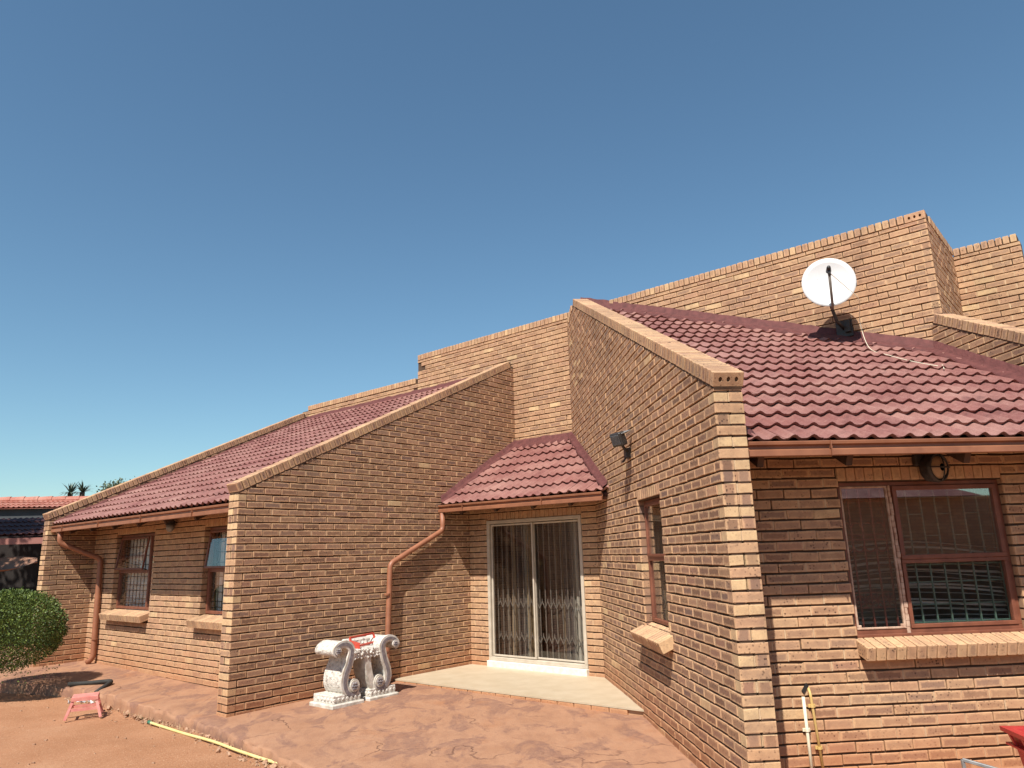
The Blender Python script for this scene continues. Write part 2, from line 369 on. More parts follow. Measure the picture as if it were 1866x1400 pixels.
def brick_wall(O, d, n, length, top, z_lo, z_hi, openings=(), start=0.0, phase=0, flash=(.4, .9), pale=.012, thick=T, keep=None, hidden=False, quoin_pale=0, ends=(True, True), tone=(0, 1), spots=1.0, noback=False, dry=.12, cuts=()):
    """O,d: plan origin and direction, n: outward normal; top: [(s,z),...] ; openings: (s0,s1,brick z0,brick z1,mortar z0,mortar z1)"""
    P3 = lambda s, z, dep: O + d * s + n * dep + Z * z
    # mortar body
    mb = MB(); mz = .019
    def ztop(s):
        for i in range(len(top) - 1):
            if top[i][0] - 1e-9 <= s <= top[i + 1][0] + 1e-9 and top[i + 1][0] > top[i][0]:
                t = (s - top[i][0]) / (top[i + 1][0] - top[i][0]); return top[i][1] + t * (top[i + 1][1] - top[i][1])
        return top[-1][1] if s > top[-1][0] else top[0][1]
    brk = sorted({0.0, length, *[t[0] for t in top], *[o[0] for o in openings], *[o[1] for o in openings]})
    for a, b in zip(brk[:-1], brk[1:]):
        if b - a < 1e-6: continue
        op = [o for o in openings if o[0] < (a + b) / 2 < o[1]]
        spans = []; z = z_lo
        for o in sorted(op, key=lambda o: o[4]): spans.append((z, z, o[4], o[4])); z = o[5]
        ta, tb = ztop(a + 1e-7), ztop(b - 1e-7); spans.append((z, z, tb, ta))
        for (za, zb, zc, zd) in spans:
            mb.face([P3(a, za, -mz), P3(b, zb, -mz), P3(b, zc, -mz), P3(a, zd, -mz)])
            if not noback: mb.face([P3(b, zb, -thick + .004), P3(a, za, -thick + .004), P3(a, zd, -thick + .004), P3(b, zc, -thick + .004)])
            for (p, q, zz0, zz1) in ((a, b, zd, zc), (b, a, zb, za)):
                mb.face([P3(p, zz0, -mz), P3(q, zz1, -mz), P3(q, zz1, -thick + .004), P3(p, zz0, -thick + .004)])
        for o in op:
            for s_, flip in ((o[0], 1), (o[1], -1)):
                if abs(s_ - a) < 1e-6 or abs(s_ - b) < 1e-6:
                    s2 = s_ - flip * .004
                    mb.face([P3(s2, o[4], -mz), P3(s2, o[5], -mz), P3(s2, o[5], -thick + .004), P3(s2, o[4], -thick + .004)][::flip])
    for s_, fl in ((0.006, 1), (length - .006, -1)):
        mb.face([P3(s_, z_lo, -mz), P3(s_, z_lo, -thick + .006), P3(s_, ztop(s_), -thick + .006), P3(s_, ztop(s_), -mz)][::fl])
    recs = []
    for k in range(math.floor(z_lo / C), math.ceil(z_hi / C) + 1):
        z0 = k * C + .0082; z1 = (k + 1) * C - .0082
        odd = (k + phase) % 2
        s = start - (.116 if odd else 0.0)
        while s > 0: s -= .232
        pend = False
        while s < length:
            a, b = max(s, 0.0), min(s + .222, length)
            nx = s + .232
            if length - b < .06: b = length
            if a == 0 and b < .06: s = nx; pend = True; continue
            if pend: a = 0.0; pend = False
            if b - a > .03:
                segs = [(a, b)]
                for o in (*openings, *cuts):
                    if o[2] < (z0 + z1) / 2 < o[3]:
                        nn = []
                        for (p, q) in segs:
                            if q <= o[0] or p >= o[1]: nn.append((p, q)); continue
                            if p < o[0] - .02: nn.append((p, o[0]))
                            if q > o[1] + .02: nn.append((o[1], q))
                        segs = nn
                for (p, q) in segs:
                    j = .0012
                    jz = rnd.uniform(-j, j); js = rnd.uniform(-.0015, .0015)
                    pp, qq = (p + js if p > .001 else p), (q + js if q < length - .001 else q)
                    jr = rnd.gauss(0, .0016); jc = lambda: rnd.uniform(-.0016, .0016)
                    poly = [(pp, z0 + jz - jr + jc()), (qq, z0 + jz + jr + jc()), (qq, z1 + jz + jr + jc()), (pp, z1 + jz - jr + jc())]
                    for i in range(len(top) - 1):
                        (sa, za), (sb, zb) = top[i], top[i + 1]
                        if sb - sa < 1e-6: continue
                        if qq <= sa + 1e-6 or pp >= sb - 1e-6: continue
                        m = (zb - za) / (sb - sa)
                        poly = clip_half(poly, -m, 1, za - m * sa - .012)
                        if len(poly) < 3: break
                    if len(poly) < 3 or area2(poly) < .0006: continue
                    mid = P3(sum(t[0] for t in poly) / len(poly), sum(t[1] for t in poly) / len(poly), 0)
                    if keep and not keep(mid): continue
                    short = (qq - pp) < .15
                    isp = rnd.random() < pale or (quoin_pale and short and (p < .01 or q > length - .01) and rnd.random() < quoin_pale)
                    t0 = rnd.uniform(*tone)
                    rec = dict(poly=poly, s0=pp, s1=qq, z0=z0, z1=z1, proud=rnd.uniform(-.0035, .004), deep=any(abs(pp - o[1]) < .004 or abs(qq - o[0]) < .004 for o in (*openings, *cuts)) or p < .001 or q > length - .001,
                               col=((.9 + .1 * rnd.random(), rnd.uniform(0, .15), .25 * spots) if isp else (t0 * .85, rnd.uniform(*flash), rnd.uniform(.1, 1) * spots)), P3=P3, mid=mid)
                    recs.append(rec)
                    # flush perpend to the right of this brick
                    if q < length - .02 and not any(abs(q - o[0]) < .02 and o[2] < z0 < o[3] for o in openings) and q - a < .23 and ztop(q + .01) > z1 + .03 and (not keep or keep(P3(q, z0, 0))):
                        dp = -rnd.choice((.0015, .002, .003, .006))
                        if b == q and rnd.random() > dry: mb.face([P3(q - .002, z0, dp), P3(q + .013, z0, dp), P3(q + .013, z1, dp), P3(q - .002, z1, dp)], mi=1)
            s = nx
    w = mb.build('wall', [M_BED, M_MORTAR], house, attrs=False)
    for r in recs:
        px = [] if hidden else [proj(P3(*p, 0)) for p in r['poly']]
        a = 0
        if px and all(px) and all(5 < p[0] < 1861 and 5 < p[1] < 1395 for p in px) and (CAM - r['mid']).dot(n) > 0: a = area2(px)
        CAND.append([a, w, r])
    return w
BP = 0.0
cop_L = lambda u: 2.597 + .479 * (u - 4.612)
cop_R = lambda y: 2.964 + .459 * (y - 5.281)
roof_R = lambda y: 2.50 + .52 * (y - 5.25)
roof_L = lambda u: 2.462 + .485 * (u - 4.62)
roof_S = lambda u: 2.50 + .58 * (u - 7.90)
OPZ = (.865, 2.378, 1.0, 2.256)
walls = {}
# long raking wall L (faces right-near), its end pier and its far side
LEN_L = UUW - UPL
walls['L'] = brick_wall(UV(UPL, VL), Ld, -Ad, LEN_L, [(0, cop_L(UPL)), (LEN_L, cop_L(UUW))], -.25, 5.2, flash=(.55, 1.0), tone=(0, .8), pale=.015, thick=.11, dry=.5,
    keep=lambda p: (Ld.dot(p) < UD + .13 or p.z > roof_S(Ld.dot(p)) - .12), phase=1)
brick_wall(UV(UPL, VL), Ad, -Ld, T, [(0, cop_L(UPL)), (T, cop_L(UPL))], -.25, 2.6, flash=(.05, .5), pale=.3, thick=.10, quoin_pale=.7, phase=0, tone=(.2, .9))
brick_wall(UV(UUW, VL + T), -Ld, Ad, LEN_L, [(0, cop_L(UUW)), (LEN_L, cop_L(UPL))], -.25, 5.2, thick=.108, hidden=True, keep=lambda p: Ld.dot(p) < UWA + .1)
# far raking wall FL
walls['FL'] = brick_wall(UV(UPL, VFL), Ld, -Ad, LEN_L, [(0, cop_L(UPL)), (LEN_L, cop_L(UUW))], -.25, 5.2, flash=(.5, .95), thick=.11, dry=.5, tone=(0, .8), pale=.02,
    keep=lambda p: Ld.dot(p) < UWA + .13 or p.z > roof_L(Ld.dot(p)) - .1, phase=1)
brick_wall(UV(UPL, VFL), Ad, -Ld, T, [(0, cop_L(UPL)), (T, cop_L(UPL))], -.25, 2.6, flash=(.05, .5), pale=.3, thick=.10, quoin_pale=.7)
brick_wall(UV(UUW, VFL + T), -Ld, Ad, LEN_L, [(0, cop_L(UUW)), (LEN_L, cop_L(UPL))], -.25, 5.2, thick=.108, hidden=True)
# raking wall R (faces left), pier face, inner face
LEN_R = 11.86 - YP
PKY = 11.15
topR = [(0, cop_R(YP)), (PKY - YP, cop_R(PKY)), (LEN_R, cop_R(PKY) - .15)]
R_o = (6.877 - YP, 7.76 - YP)
rv = lambda tp, Ln: [(Ln - s, z) for s, z in reversed(tp)]
walls['R'] = brick_wall(Vector((XR, 11.86, 0)), -Y, -X, LEN_R, rv(topR, LEN_R), -.3, 5.8, [(LEN_R - R_o[1], LEN_R - R_o[0], *OPZ)], start=LEN_R % .232, flash=(.5, 1.0), tone=(0, .8), pale=.02, thick=.11,
    keep=lambda p: (Ld.dot(p) < UD + .13 or p.z > roof_S(Ld.dot(p)) - .12) and Ld.dot(p) < UUW + .02)
brick_wall(Vector((XR, YP, 0)), X, -Y, T, [(0, cop_R(YP)), (T, cop_R(YP))], -.3, 3.0, flash=(.05, .4), pale=.08, thick=.10, quoin_pale=.9, phase=0, tone=(.1, .9))
brick_wall(Vector((XR + T, YP, 0)), Y, X, LEN_R, topR, -.3, 5.8, thick=.108, hidden=True, keep=lambda p: p.y < YW + .05 or (p.z > roof_R(p.y) - .1 and p.x + p.y < UUW / S2))
# window wall W
W_o = (3.195 - XR - T, 4.655 - XR - T)
walls['W'] = brick_wall(Vector((XR + T, YW, 0)), X, -Y, XR2 - XR - T, [(0, 2.80), (XR2 - XR - T, 2.80)], -.3, 2.80, [(*W_o, *OPZ)], start=.105, flash=(.22, .8), pale=.02, dry=.3, tone=(.05, .9), phase=1)
# wall R2 on the right of the wing
zb2 = lambda y: 4.29 + .5 * (y - 7.93)
L2 = 8.0 - YP
walls['R2'] = brick_wall(Vector((XR2, 8.0, 0)), -Y, -X, L2, [(0, zb2(8.0)), (L2, zb2(YP))], -.3, 4.4, flash=(.4, .9), thick=.11, keep=lambda p: p.y < YW + .05 or p.z > roof_R(p.y) - .1)
brick_wall(Vector((XR2, YP, 0)), X, -Y, T, [(0, zb2(YP)), (T, zb2(YP))], -.3, 3.0, thick=.10, hidden=True)
# door wall D
VD0 = UD / S2 - XR        # y where it meets R
vR = (Ad.dot(Vector((XR, VD0, 0))))
LEN_D = VL - vR
D_o = (VL - 7.875, VL - 6.062)
walls['D'] = brick_wall(UV(UD, VL), -Ad, -Ld, LEN_D, [(0, 2.82), (LEN_D, 2.82)], -.2, 2.82, [(*D_o, -.3, 2.378, -.3, 2.262)], flash=(.1, .5), tone=(.1, .9), start=.1)
# left window wall WA
LEN_WA = VFL - (VL + T)
wv = lambda v: VFL - v
A_o = [(wv(13.765), wv(12.275)), (wv(10.615), wv(9.125))]
walls['WA'] = brick_wall(UV(UWA, VFL), -Ad, -Ld, LEN_WA, [(0, 2.82), (LEN_WA, 2.82)], -.25, 2.82, [(*o, *OPZ) for o in A_o], flash=(.1, .5), tone=(.1, .9), start=.05)
# upper parapet wall: low part, high part, return and the piece behind
TOPH, TOPLO = 5.672, 5.199
VST = 10.82
keepU = lambda p: (p.z > 3.4 and VL + .13 > Ad.dot(p) > 6.8) or (Ad.dot(p) >= VL and p.z > 4.9) or (Ad.dot(p) <= 7.0 and p.z > roof_R(p.y) - .12)
LU = VFL + T - VUW
walls['U'] = brick_wall(UV(UUW, VFL + T), -Ad, -Ld, LU, [(0, TOPLO), (VFL + T - VST, TOPLO), (VFL + T - VST + 1e-5, TOPH), (LU, TOPH)], 2.3, 5.7, flash=(.2, .75), tone=(.1, .9), keep=keepU, dry=.72, cuts=[(-1, VFL + T - VST, 5.18, 9)], pale=.03, start=.158)
brick_wall(UV(UUW, VUW), Ld, -Ad, UUW2 - UUW, [(0, TOPH), (UUW2 - UUW, TOPH)], 3.0, 5.7, flash=(.3, .8), thick=.10, keep=lambda p: p.z > 3.9)
V2E = .678
walls['U2'] = brick_wall(UV(UUW2, VUW + .3), -Ad, -Ld, VUW + .3 - V2E, [(0, TOPH), (VUW + .3 - V2E, TOPH)], 3.0, 5.7, flash=(.05, .5), keep=lambda p: p.z > 3.9 and Ad.dot(p) < VUW + .14, tone=(.1, .9), start=.15)

CAND.sort(key=lambda t: -t[0])
N_SOLO = 300
for a, w, r in CAND[:N_SOLO]:
    mb = MB(); r['deep'] = True; brick_faces(mb, r['poly'], r, r['P3'])
    c = Vector(r['mid']); place('brick', mb.data('brick', M_BRICK, c), c, w)
rest = {}
for a, w, r in CAND[N_SOLO:]:
    mb = rest.setdefault(w.name, MB()); brick_faces(mb, r['poly'], r, r['P3'])
for wn_, mb in rest.items(): stuff(mb.build('brickwork', M_BRICK, bpy.data.objects[wn_]))

# ------------------------------------------------------------------ loose bricks: copings, sills, lintels
def brick_block(size, holes=False, col=(.4, .4, .5)):
    """size (x,y,z) in metres, origin at the centre; every face carries its own edge distances. With holes: three holes in the -y face"""
    mb = MB(); hx, hy, hz = (t / 2 for t in size); bv = .004
    ax = [Vector((hx, 0, 0)), Vector((0, hy, 0)), Vector((0, 0, hz))]; h = (hx, hy, hz)
    for t in range(3):
        p, q = (t + 1) % 3, (t + 2) % 3
        for sgn in (-1, 1):
            if holes and t == 1 and sgn < 0: continue
            a, b = h[p] - bv, h[q] - bv
            cs = [(-a, -b), (a, -b), (a, b), (-a, b)][::sgn]
            pts = []
            for (i, j) in cs:
                v = [0, 0, 0]; v[t] = sgn * h[t]; v[p] = i; v[q] = j; pts.append(Vector(v))
            mb.face(pts, col, [(a + i, a - i, 0) for i, j in cs], [(b + j, b - j, 0) for i, j in cs])
    e = [(0, 0, 0)] * 4
    for t in range(3):          # bevel edges
        p, q = (t + 1) % 3, (t + 2) % 3
        for i in (-1, 1):
            for j in (-1, 1):
                pts = []
                for (k, which) in ((-1, 0), (1, 0), (1, 1), (-1, 1)):
                    v = [0, 0, 0]; v[t] = k * (h[t] - bv); v[p] = i * (h[p] - (bv if which else 0)); v[q] = j * (h[q] - (0 if which else bv)); pts.append(Vector(v))
                mb.face(pts, col, e, e)
    if holes:
        y = -hy; xs = [-hx + bv]; w = .030
        for c in (-.062, 0, .062): xs += [c - w / 2, c + w / 2]
        xs.append(hx - bv); zs = [-hz + bv, -.021, .021, hz - bv]
        for i in range(len(xs) - 1):
            for j in range(3):
                if j == 1 and i % 2 == 1:
                    x0, x1, z0, z1 = xs[i], xs[i + 1], zs[1], zs[2]; d = .06; c2 = (col[0], 1, 0); cx, cz = (x0 + x1) / 2, (z0 + z1) / 2
                    ring = [Vector((cx + .5 * w * math.cos(k * math.pi / 4 + .39), y, cz + .021 * math.sin(k * math.pi / 4 + .39))) for k in range(8)]
                    back = [p + Vector((0, d, 0)) for p in ring]
                    for k in range(8): mb.face([ring[k], back[k], back[(k + 1) % 8], ring[(k + 1) % 8]][::-1], c2, e, e)
                    mb.face(back, c2)
                    cor = [Vector((x0, y, z0)), Vector((x1, y, z0)), Vector((x1, y, z1)), Vector((x0, y, z1))]
                    for cn, ks in ((2, (0, 1)), (3, (2, 3)), (0, (4, 5)), (1, (6, 7))):
                        mb.face([cor[cn], ring[ks[1]], ring[ks[0]]], col, e[:3], e[:3])
                    mb.face([cor[2], ring[0], ring[7], cor[1]], col, e, e); mb.face([cor[3], ring[2], ring[1], cor[2]], col, e, e)
                    mb.face([cor[0], ring[4], ring[3], cor[3]], col, e, e); mb.face([cor[1], ring[6], ring[5], cor[0]], col, e, e)
                else:
                    cs = [(xs[i], zs[j]), (xs[i + 1], zs[j]), (xs[i + 1], zs[j + 1]), (xs[i], zs[j + 1])]
                    mb.face([Vector((a, y, b)) for a, b in cs], col, [(hx + a, hx - a, 0) for a, b in cs], [(hz + b, hz - b, 0) for a, b in cs])
    return mb.data('loose_brick', M_BRICK, (0, 0, 0))
def variants(size, n=8, flash=(.1, .6), holes=False, tone=(.2, .95)):
    return [brick_block(size, holes, (rnd.uniform(*tone) * .9, rnd.uniform(*flash), rnd.random())) for _ in range(n)]
def frame_quat(x, y, z): return Matrix((x, y, z)).transposed().to_quaternion()
VC = variants((.236, .070, .112), 12, (.2, .95), tone=(.05, .95)); VCH = variants((.236, .070, .112), 2, (0, .2), True)
VCT = variants((.071, .236, .108), 12, (0, .5), tone=(.2, 1.0))
def coping(name, a, b, across, upn, wall, end_holes=False, pitch=.0862, skip=None):
    """a row of bricks on edge from a to b (bottom line centres)"""
    d = (b - a); L = d.length; d.normalize(); n = int(L / pitch)
    x = across.normalized(); z = x.cross(d); 
    if z.z < 0: x = -x; z = x.cross(d)
    q = frame_quat(x, d, z)
    bed = MB(); bed.box((a + b) / 2 + z * .004, x * .108, d * (L / 2 - .006), z * .012); bed.box((a + b) / 2 + z * .06, x * .092, d * (L / 2 - .02), z * .046)
    bed.build('mortar_bed', M_BED, wall, attrs=False)
    for i in range(n):
        p = a + d * (pitch * (i + .5)) + z * (.016 + .056 + rnd.uniform(-.002, .002)) + x * rnd.uniform(-.002, .002)
        me = rnd.choice(VCH) if (end_holes and i == 0) else rnd.choice(VC)
        qq = q @ Quaternion(Z, rnd.uniform(-.012, .012))
        place(name, me, p, wall, qq)
hl = T / 2
coping('coping_brick', UV(UPL, VL + hl, cop_L(UPL) - .012), UV(UUW, VL + hl, cop_L(UUW) - .012), Ad, Z, walls['L'])
coping('coping_brick', UV(UPL, VFL + hl, cop_L(UPL) - .012), UV(UUW, VFL + hl, cop_L(UUW) - .012), Ad, Z, walls['FL'])
coping('coping_brick', Vector((XR + hl, YP - .01, cop_R(YP) - .017)), Vector((XR + hl, PKY, cop_R(PKY) - .012)), X, Z, walls['R'], True)
coping('coping_brick', Vector((XR + hl, 11.72, cop_R(PKY) - .15)), Vector((XR + hl, PKY + .1, cop_R(PKY) - .03)), X, Z, walls['R'])
coping('coping_brick', Vector((XR2 + hl, YP, zb2(YP) - .012)), Vector((XR2 + hl, 7.98, zb2(7.98) - .012)), X, Z, walls['R2'])
def level_row(name, a, d, across, n, wall, pitch=.0845, fit=None):
    q = frame_quat(d, across, Z)
    if fit: pitch = fit / n
    L = n * pitch
    bed = MB(); bed.box(a + d * (L / 2) + Z * .045, d * (L / 2), across * .092, Z * .046); bed.build('mortar_bed', M_BED, wall, attrs=False)
    for i in range(n):
        place(name, rnd.choice(VCT), a + d * (pitch * (i + .5)) + Z * (.054 + rnd.uniform(-.0015, .0015)) + across * rnd.uniform(-.002, .002), wall, q @ Quaternion(Z, rnd.uniform(-.01, .01)))
level_row('coping_brick', UV(UUW + hl, VFL - .02, TOPLO), -Ad, -Ld, int((VFL - VST - .02) / .0845), walls['U'])
level_row('coping_brick', UV(UUW + hl, VST, TOPH), -Ad, -Ld, int((VST - VUW - .24) / .0845), walls['U'], fit=VST - VUW - .242)
q_end = frame_quat(Ad * -1, Ld, Z)
for vv, me in ((VUW + .12, VCH[0]),):
    place('coping_brick', me, UV(UUW + .04, vv, TOPH + .056), walls['U'], q_end)
mb = MB(); mb.box(UV(UUW + .14, VUW + .12, TOPH + .054), Ad * .115, Ld * .06, Z * .05); mb.build('mortar_bed', M_BED, walls['U'], attrs=False)
level_row('coping_brick', UV(UUW + .24, VUW + hl, TOPH), Ld, Ad, int((UUW2 - UUW - .24) / .0845), walls['U'])
level_row('coping_brick', UV(UUW2 + hl, VUW, TOPH), -Ad, -Ld, int((VUW - V2E) / .0845), walls['U2'])
# lintel rows and sills
VLN = variants((.075, .10, .108), 8, (0, .3), tone=(.3, .9)); VSL = variants((.073, .235, .106), 10, (0, .45), tone=(.35, .95)); VSLH = brick_block((.235, .076, .106), True, (.85, .1, .3))
def lintel(O, d, n, s0, s1, wall, z=2.266):
    k = round((s1 - s0 + .06) / .0845); q = frame_quat(d, -n, Z)
    mb = MB(); c = O + d * ((s0 + s1) / 2) - n * .11 + Z * (z + .054); mb.box(c, d * ((s1 - s0) / 2), n * .095, Z * .052); mb.build('mortar_bed', M_MORTAR, wall, attrs=False)
    p = (s1 - s0) / k
    for i in range(k): place('lintel_brick', rnd.choice(VLN), O + d * (s0 + p * (i + .5)) - n * (.052 + rnd.uniform(-.001, .002)) + Z * (z + .054), wall, q)
def sill(O, d, n, s0, s1, wall, tilt=17, out=.05, hole_end=False):
    k = round((s1 - s0) / .0845); p = (s1 - s0) / k
    t = math.radians(tilt); yv = (-n * math.cos(t) + Z * math.sin(t)); zv = (n * math.sin(t) + Z * math.cos(t)); q = frame_quat(d, yv, zv)
    top = O - n * .075 + Z * 1.022
    mb = MB(); mb.box(O + d * ((s0 + s1) / 2) - n * .10 + Z * .93, d * ((s1 - s0) / 2 - .004), n * .085, Z * .066)
    mb.box(top - yv * .11 - zv * .060 + d * ((s0 + s1) / 2), d * ((s1 - s0) / 2 - .006), yv * .10, zv * .045); mb.build('mortar_bed', M_BED, wall, attrs=False)
    for i in range(k):
        place('sill_brick', rnd.choice(VSL), top + d * (s0 + p * (i + .5)) - yv * (.1175 + rnd.uniform(-.002, .002)) - zv * (.053 + rnd.uniform(-.001, .001)), wall, q @ Quaternion(Z, rnd.uniform(-.008, .008)))
OW = Vector((XR + T, YW, 0)); OR_ = Vector((XR, 11.86, 0))
lintel(OW, X, -Y, *W_o, walls['W']); sill(OW, X, -Y, W_o[0] - .02, W_o[1] + .02, walls['W'])
lintel(OR_, -Y, -X, LEN_R - R_o[1], LEN_R - R_o[0], walls['R']); sill(OR_, -Y, -X, LEN_R - R_o[1] - .12, LEN_R - R_o[0] + .02, walls['R'], 24)
OA = UV(UWA, VFL)
for o in A_o: lintel(OA, -Ad, -Ld, *o, walls['WA']); sill(OA, -Ad, -Ld, o[0] - .1, o[1], walls['WA'])
OD = UV(UD, VL); lintel(OD, -Ad, -Ld, *D_o, walls['D'])
# holed brick closing the near end of the side window's sill
t = math.radians(24); n_ = -X; yv = (-n_ * math.cos(t) + Z * math.sin(t)); zv = (n_ * math.sin(t) + Z * math.cos(t))
place('sill_brick', VSLH, OR_ - n_ * .075 + Z * 1.022 - Y * (LEN_R - R_o[0] + .063) - yv * .1175 - zv * .053, walls['R'], frame_quat(-yv, Y, zv))

# ------------------------------------------------------------------ roofs
def tile_mesh(col, w=.302, length=.365):
    mb = MB(); prof = []
    N = 12
    for i in range(N + 1):
        x = w * i / N; h = 0
        for c in (.075, .226):
            dx = abs(x - c)
            if dx < .042: h = .032 * (.5 + .5 * math.cos(math.pi * dx / .042)) ** .8
        prof.append((x, h))
    xs = sorted({0, .019, .037, .056, .075, .094, .113, .131, .170, .188, .207, .226, .245, .264, .282, w})
    def H(x):
        h = 0
        for c in (.075, .226):
            dx = abs(x - c)
            if dx < .056: h = .030 * (.5 + .5 * math.cos(math.pi * dx / .056))
        return h
    th = .036
    a = [Vector((x, 0, H(x) + th)) for x in xs]; b = [Vector((x, length, H(x))) for x in xs]; lo = [Vector((x, .018, H(x) + .008)) for x in xs]
    n = len(xs); v = a + b + lo; f = []
    for i in range(n - 1):
        f.append((i, i + 1, n + i + 1, n + i)); f.append((2 * n + i, 2 * n + i + 1, i + 1, i))
    f.append((0, n, 2 * n)); f.append((n - 1, 2 * n + n - 1, 2 * n - 1))
    mb.mesh(v, f, col)
    return mb
TV = [tile_mesh((rnd.random(), rnd.random(), 0)) for _ in range(8)]
TVM = [t.data('roof_tile', M_TILE, (0, 0, 0)) for t in TV]
TCAND = []
def tile_field(roof, O, e1, e2, n1, n2, keep, gauge=.32, width=.30):
    nz = e1.cross(e2)
    for j in range(n2):
        for i in range(n1):
            o = O + e1 * (i * width + rnd.uniform(-.003, .003)) + e2 * (j * gauge + rnd.uniform(-.008, .008)) + nz * rnd.uniform(0, .006)
            c = o + e1 * .15 + e2 * .16
            if not keep(c): continue
            e1r = (e1 + e2 * rnd.uniform(-.014, .014)).normalized(); e2r = (e2 - e1r * e2.dot(e1r)).normalized()
            px = [proj(o + e1 * s + e2 * t_) for s, t_ in ((0, 0), (.3, 0), (.3, .32), (0, .32))]
            a = area2(px) if all(px) and all(0 < p[0] < 1866 and 0 < p[1] < 1400 for p in px) else 0
            TCAND.append((a, roof, o, e1r, e2r, nz))
def deck(pts, name='roof', thick=.05):
    mb = MB(); pts = [Vector(p) for p in pts]; n = (pts[1] - pts[0]).cross(pts[2] - pts[0]).normalized()
    if n.z < 0: pts = pts[::-1]; n = -n
    lo = [p - n * thick for p in pts]; k = len(pts)
    mb.mesh(pts + lo, [tuple(range(k)), tuple(range(2 * k - 1, k - 1, -1))] + [(i, i + k, (i + 1) % k + k, (i + 1) % k) for i in range(k)])
    return mb.build(name, M_DECK, house, attrs=False)
# right wing
sl = math.atan(.52); eR = Vector((0, math.cos(sl), math.sin(sl)))
def PR(x, y, dz=0): return Vector((x, y, roof_R(y) + dz))
du = UUW / S2 + .1
roofR = deck([PR(XR + T - .02, 5.27, -.03), PR(XR2 + .02, 5.27, -.03), PR(XR2 + .02, du - XR2, -.03), PR(XR + T - .02, du - XR - T, -.03)])
tile_field(roofR, PR(XR + T + .005, 5.24), X, eR, 12, 22, lambda c: (c.x + c.y) * S2 < UUW + .12 and c.x < XR2 + .12)
# left wing
sl = math.atan(.485); eL = (Ld * math.cos(sl) + Z * math.sin(sl))
def PL(u, v, dz=0): return UV(u, v, roof_L(u) + dz)
roofL = deck([PL(4.64, VFL + .02, -.03), PL(4.64, VL + T - .02, -.03), PL(UUW + .1, VL + T - .02, -.03), PL(UUW + .1, VFL + .02, -.03)])
tile_field(roofL, PL(4.62, VFL - .005), -Ad, eL, 21, 18, lambda c: Ld.dot(c) < UUW + .1)
# small roof over the door
sl = math.atan(.58); eS = (Ld * math.cos(sl) + Z * math.sin(sl))
def PS(u, v, dz=0): return UV(u, v, roof_S(u) + dz)
vS = lambda u: -(XR / S2 - u)      # v where x = XR at this u
roofS = deck([PS(7.92, VL + .02, -.03), PS(7.92, vS(7.92) - .1, -.03), PS(UUW + .1, vS(UUW + .1) - .1, -.03), PS(UUW + .1, VL + .02, -.03)])
tile_field(roofS, PS(7.88, VL - .02), -Ad, eS, 12, 8, lambda c: c.x < XR + .15 and Ld.dot(c) < UUW + .1)
TCAND.sort(key=lambda t: -t[0])
restT = {}
for q_, (a, roof, o, e1, e2, nz) in enumerate(TCAND):
    if q_ < 300: place('roof_tile', rnd.choice(TVM), o, roof, frame_quat(e1, e2, e1.cross(e2)))
    else:
        mb = restT.setdefault(roof.name, MB()); t = rnd.choice(TV); nn = e1.cross(e2)
        mb.mesh([o + e1 * v.x + e2 * v.y + nn * v.z for v in t.v], t.f, t.r[0])
for rn, mb in restT.items(): stuff(mb.build('tiling', M_TILE, bpy.data.objects[rn]))
# painted flashings
def flashing(pts, wn, roofn, up, out, roof, h=.15, w=.13):
    """pts: line where wall meets roof; wn: wall normal pointing over the roof; out: direction on the roof away from the wall"""
    mb = MB(); secs = []
    n = max(8, int((pts[-1] - pts[0]).length / .07))
    for i in range(n + 1):
        p = pts[0].lerp(pts[1], i / n); j = .022 * noise.noise(p * 7) ; k = .035 * noise.noise(p * 9 + Vector((5, 1, 2)))
        secs.append([p + wn * .006 + Z * (h + j * .8) - wn * .03, p + wn * .006 + Z * (h + j * .8), p + wn * .012 + Z * (.085 + j * .4), p + out * (w * .55) + roofn * (.062 + j), p + out * (w + k) + roofn * (.048 + .02 * noise.noise(p * 11)), p + out * (w + k) + roofn * .01])
    mb.strip(secs); return mb.build('flashing', M_FLASH, roof, smooth=True, attrs=False)
nR = Vector((0, -.52, 1)).normalized(); nLr = (Z - Ld * .485).normalized(); nSr = (Z - Ld * .58).normalized()
p0 = PR(XR + T, UUW / S2 - XR - T); p1 = PR(XR2 + .1, UUW / S2 - XR2 - .1)
oR = (-Ld - nR * (-Ld).dot(nR)).normalized()
flashing([p0, p1], -Ld, nR, Z, oR, roofR, .17, .16)
flashing([PR(XR2, 8.0), PR(XR2, 5.25)], -X, nR, Z, -X, roofR, .17, .15)
flashing([PR(XR + T, 5.25), PR(XR + T, 11.5)], X, nR, Z, X, roofR, .13, .10)
flashing([PL(UUW, VFL), PL(UUW, VL + T)], -Ld, nLr, Z, (-Ld - nLr * (-Ld).dot(nLr)).normalized(), roofL, .11, .12)
flashing([PL(4.65, VFL), PL(UUW, VFL)], -Ad, nLr, Z, -Ad, roofL, .085, .08)
flashing([PL(4.65, VL + T), PL(UUW, VL + T)], Ad, nLr, Z, Ad, roofL, .085, .08)
flashing([PS(UUW, VL), PS(UUW, vS(UUW))], -Ld, nSr, Z, (-Ld - nSr * (-Ld).dot(nSr)).normalized(), roofS, .13, .14)
flashing([PS(7.9, VL), PS(UUW, VL)], -Ad, nSr, Z, -Ad, roofS, .15, .09)
flashing([PS(7.9, vS(7.9)), PS(UUW, vS(UUW))], -X, nSr, Z, -X, roofS, .12, .07)

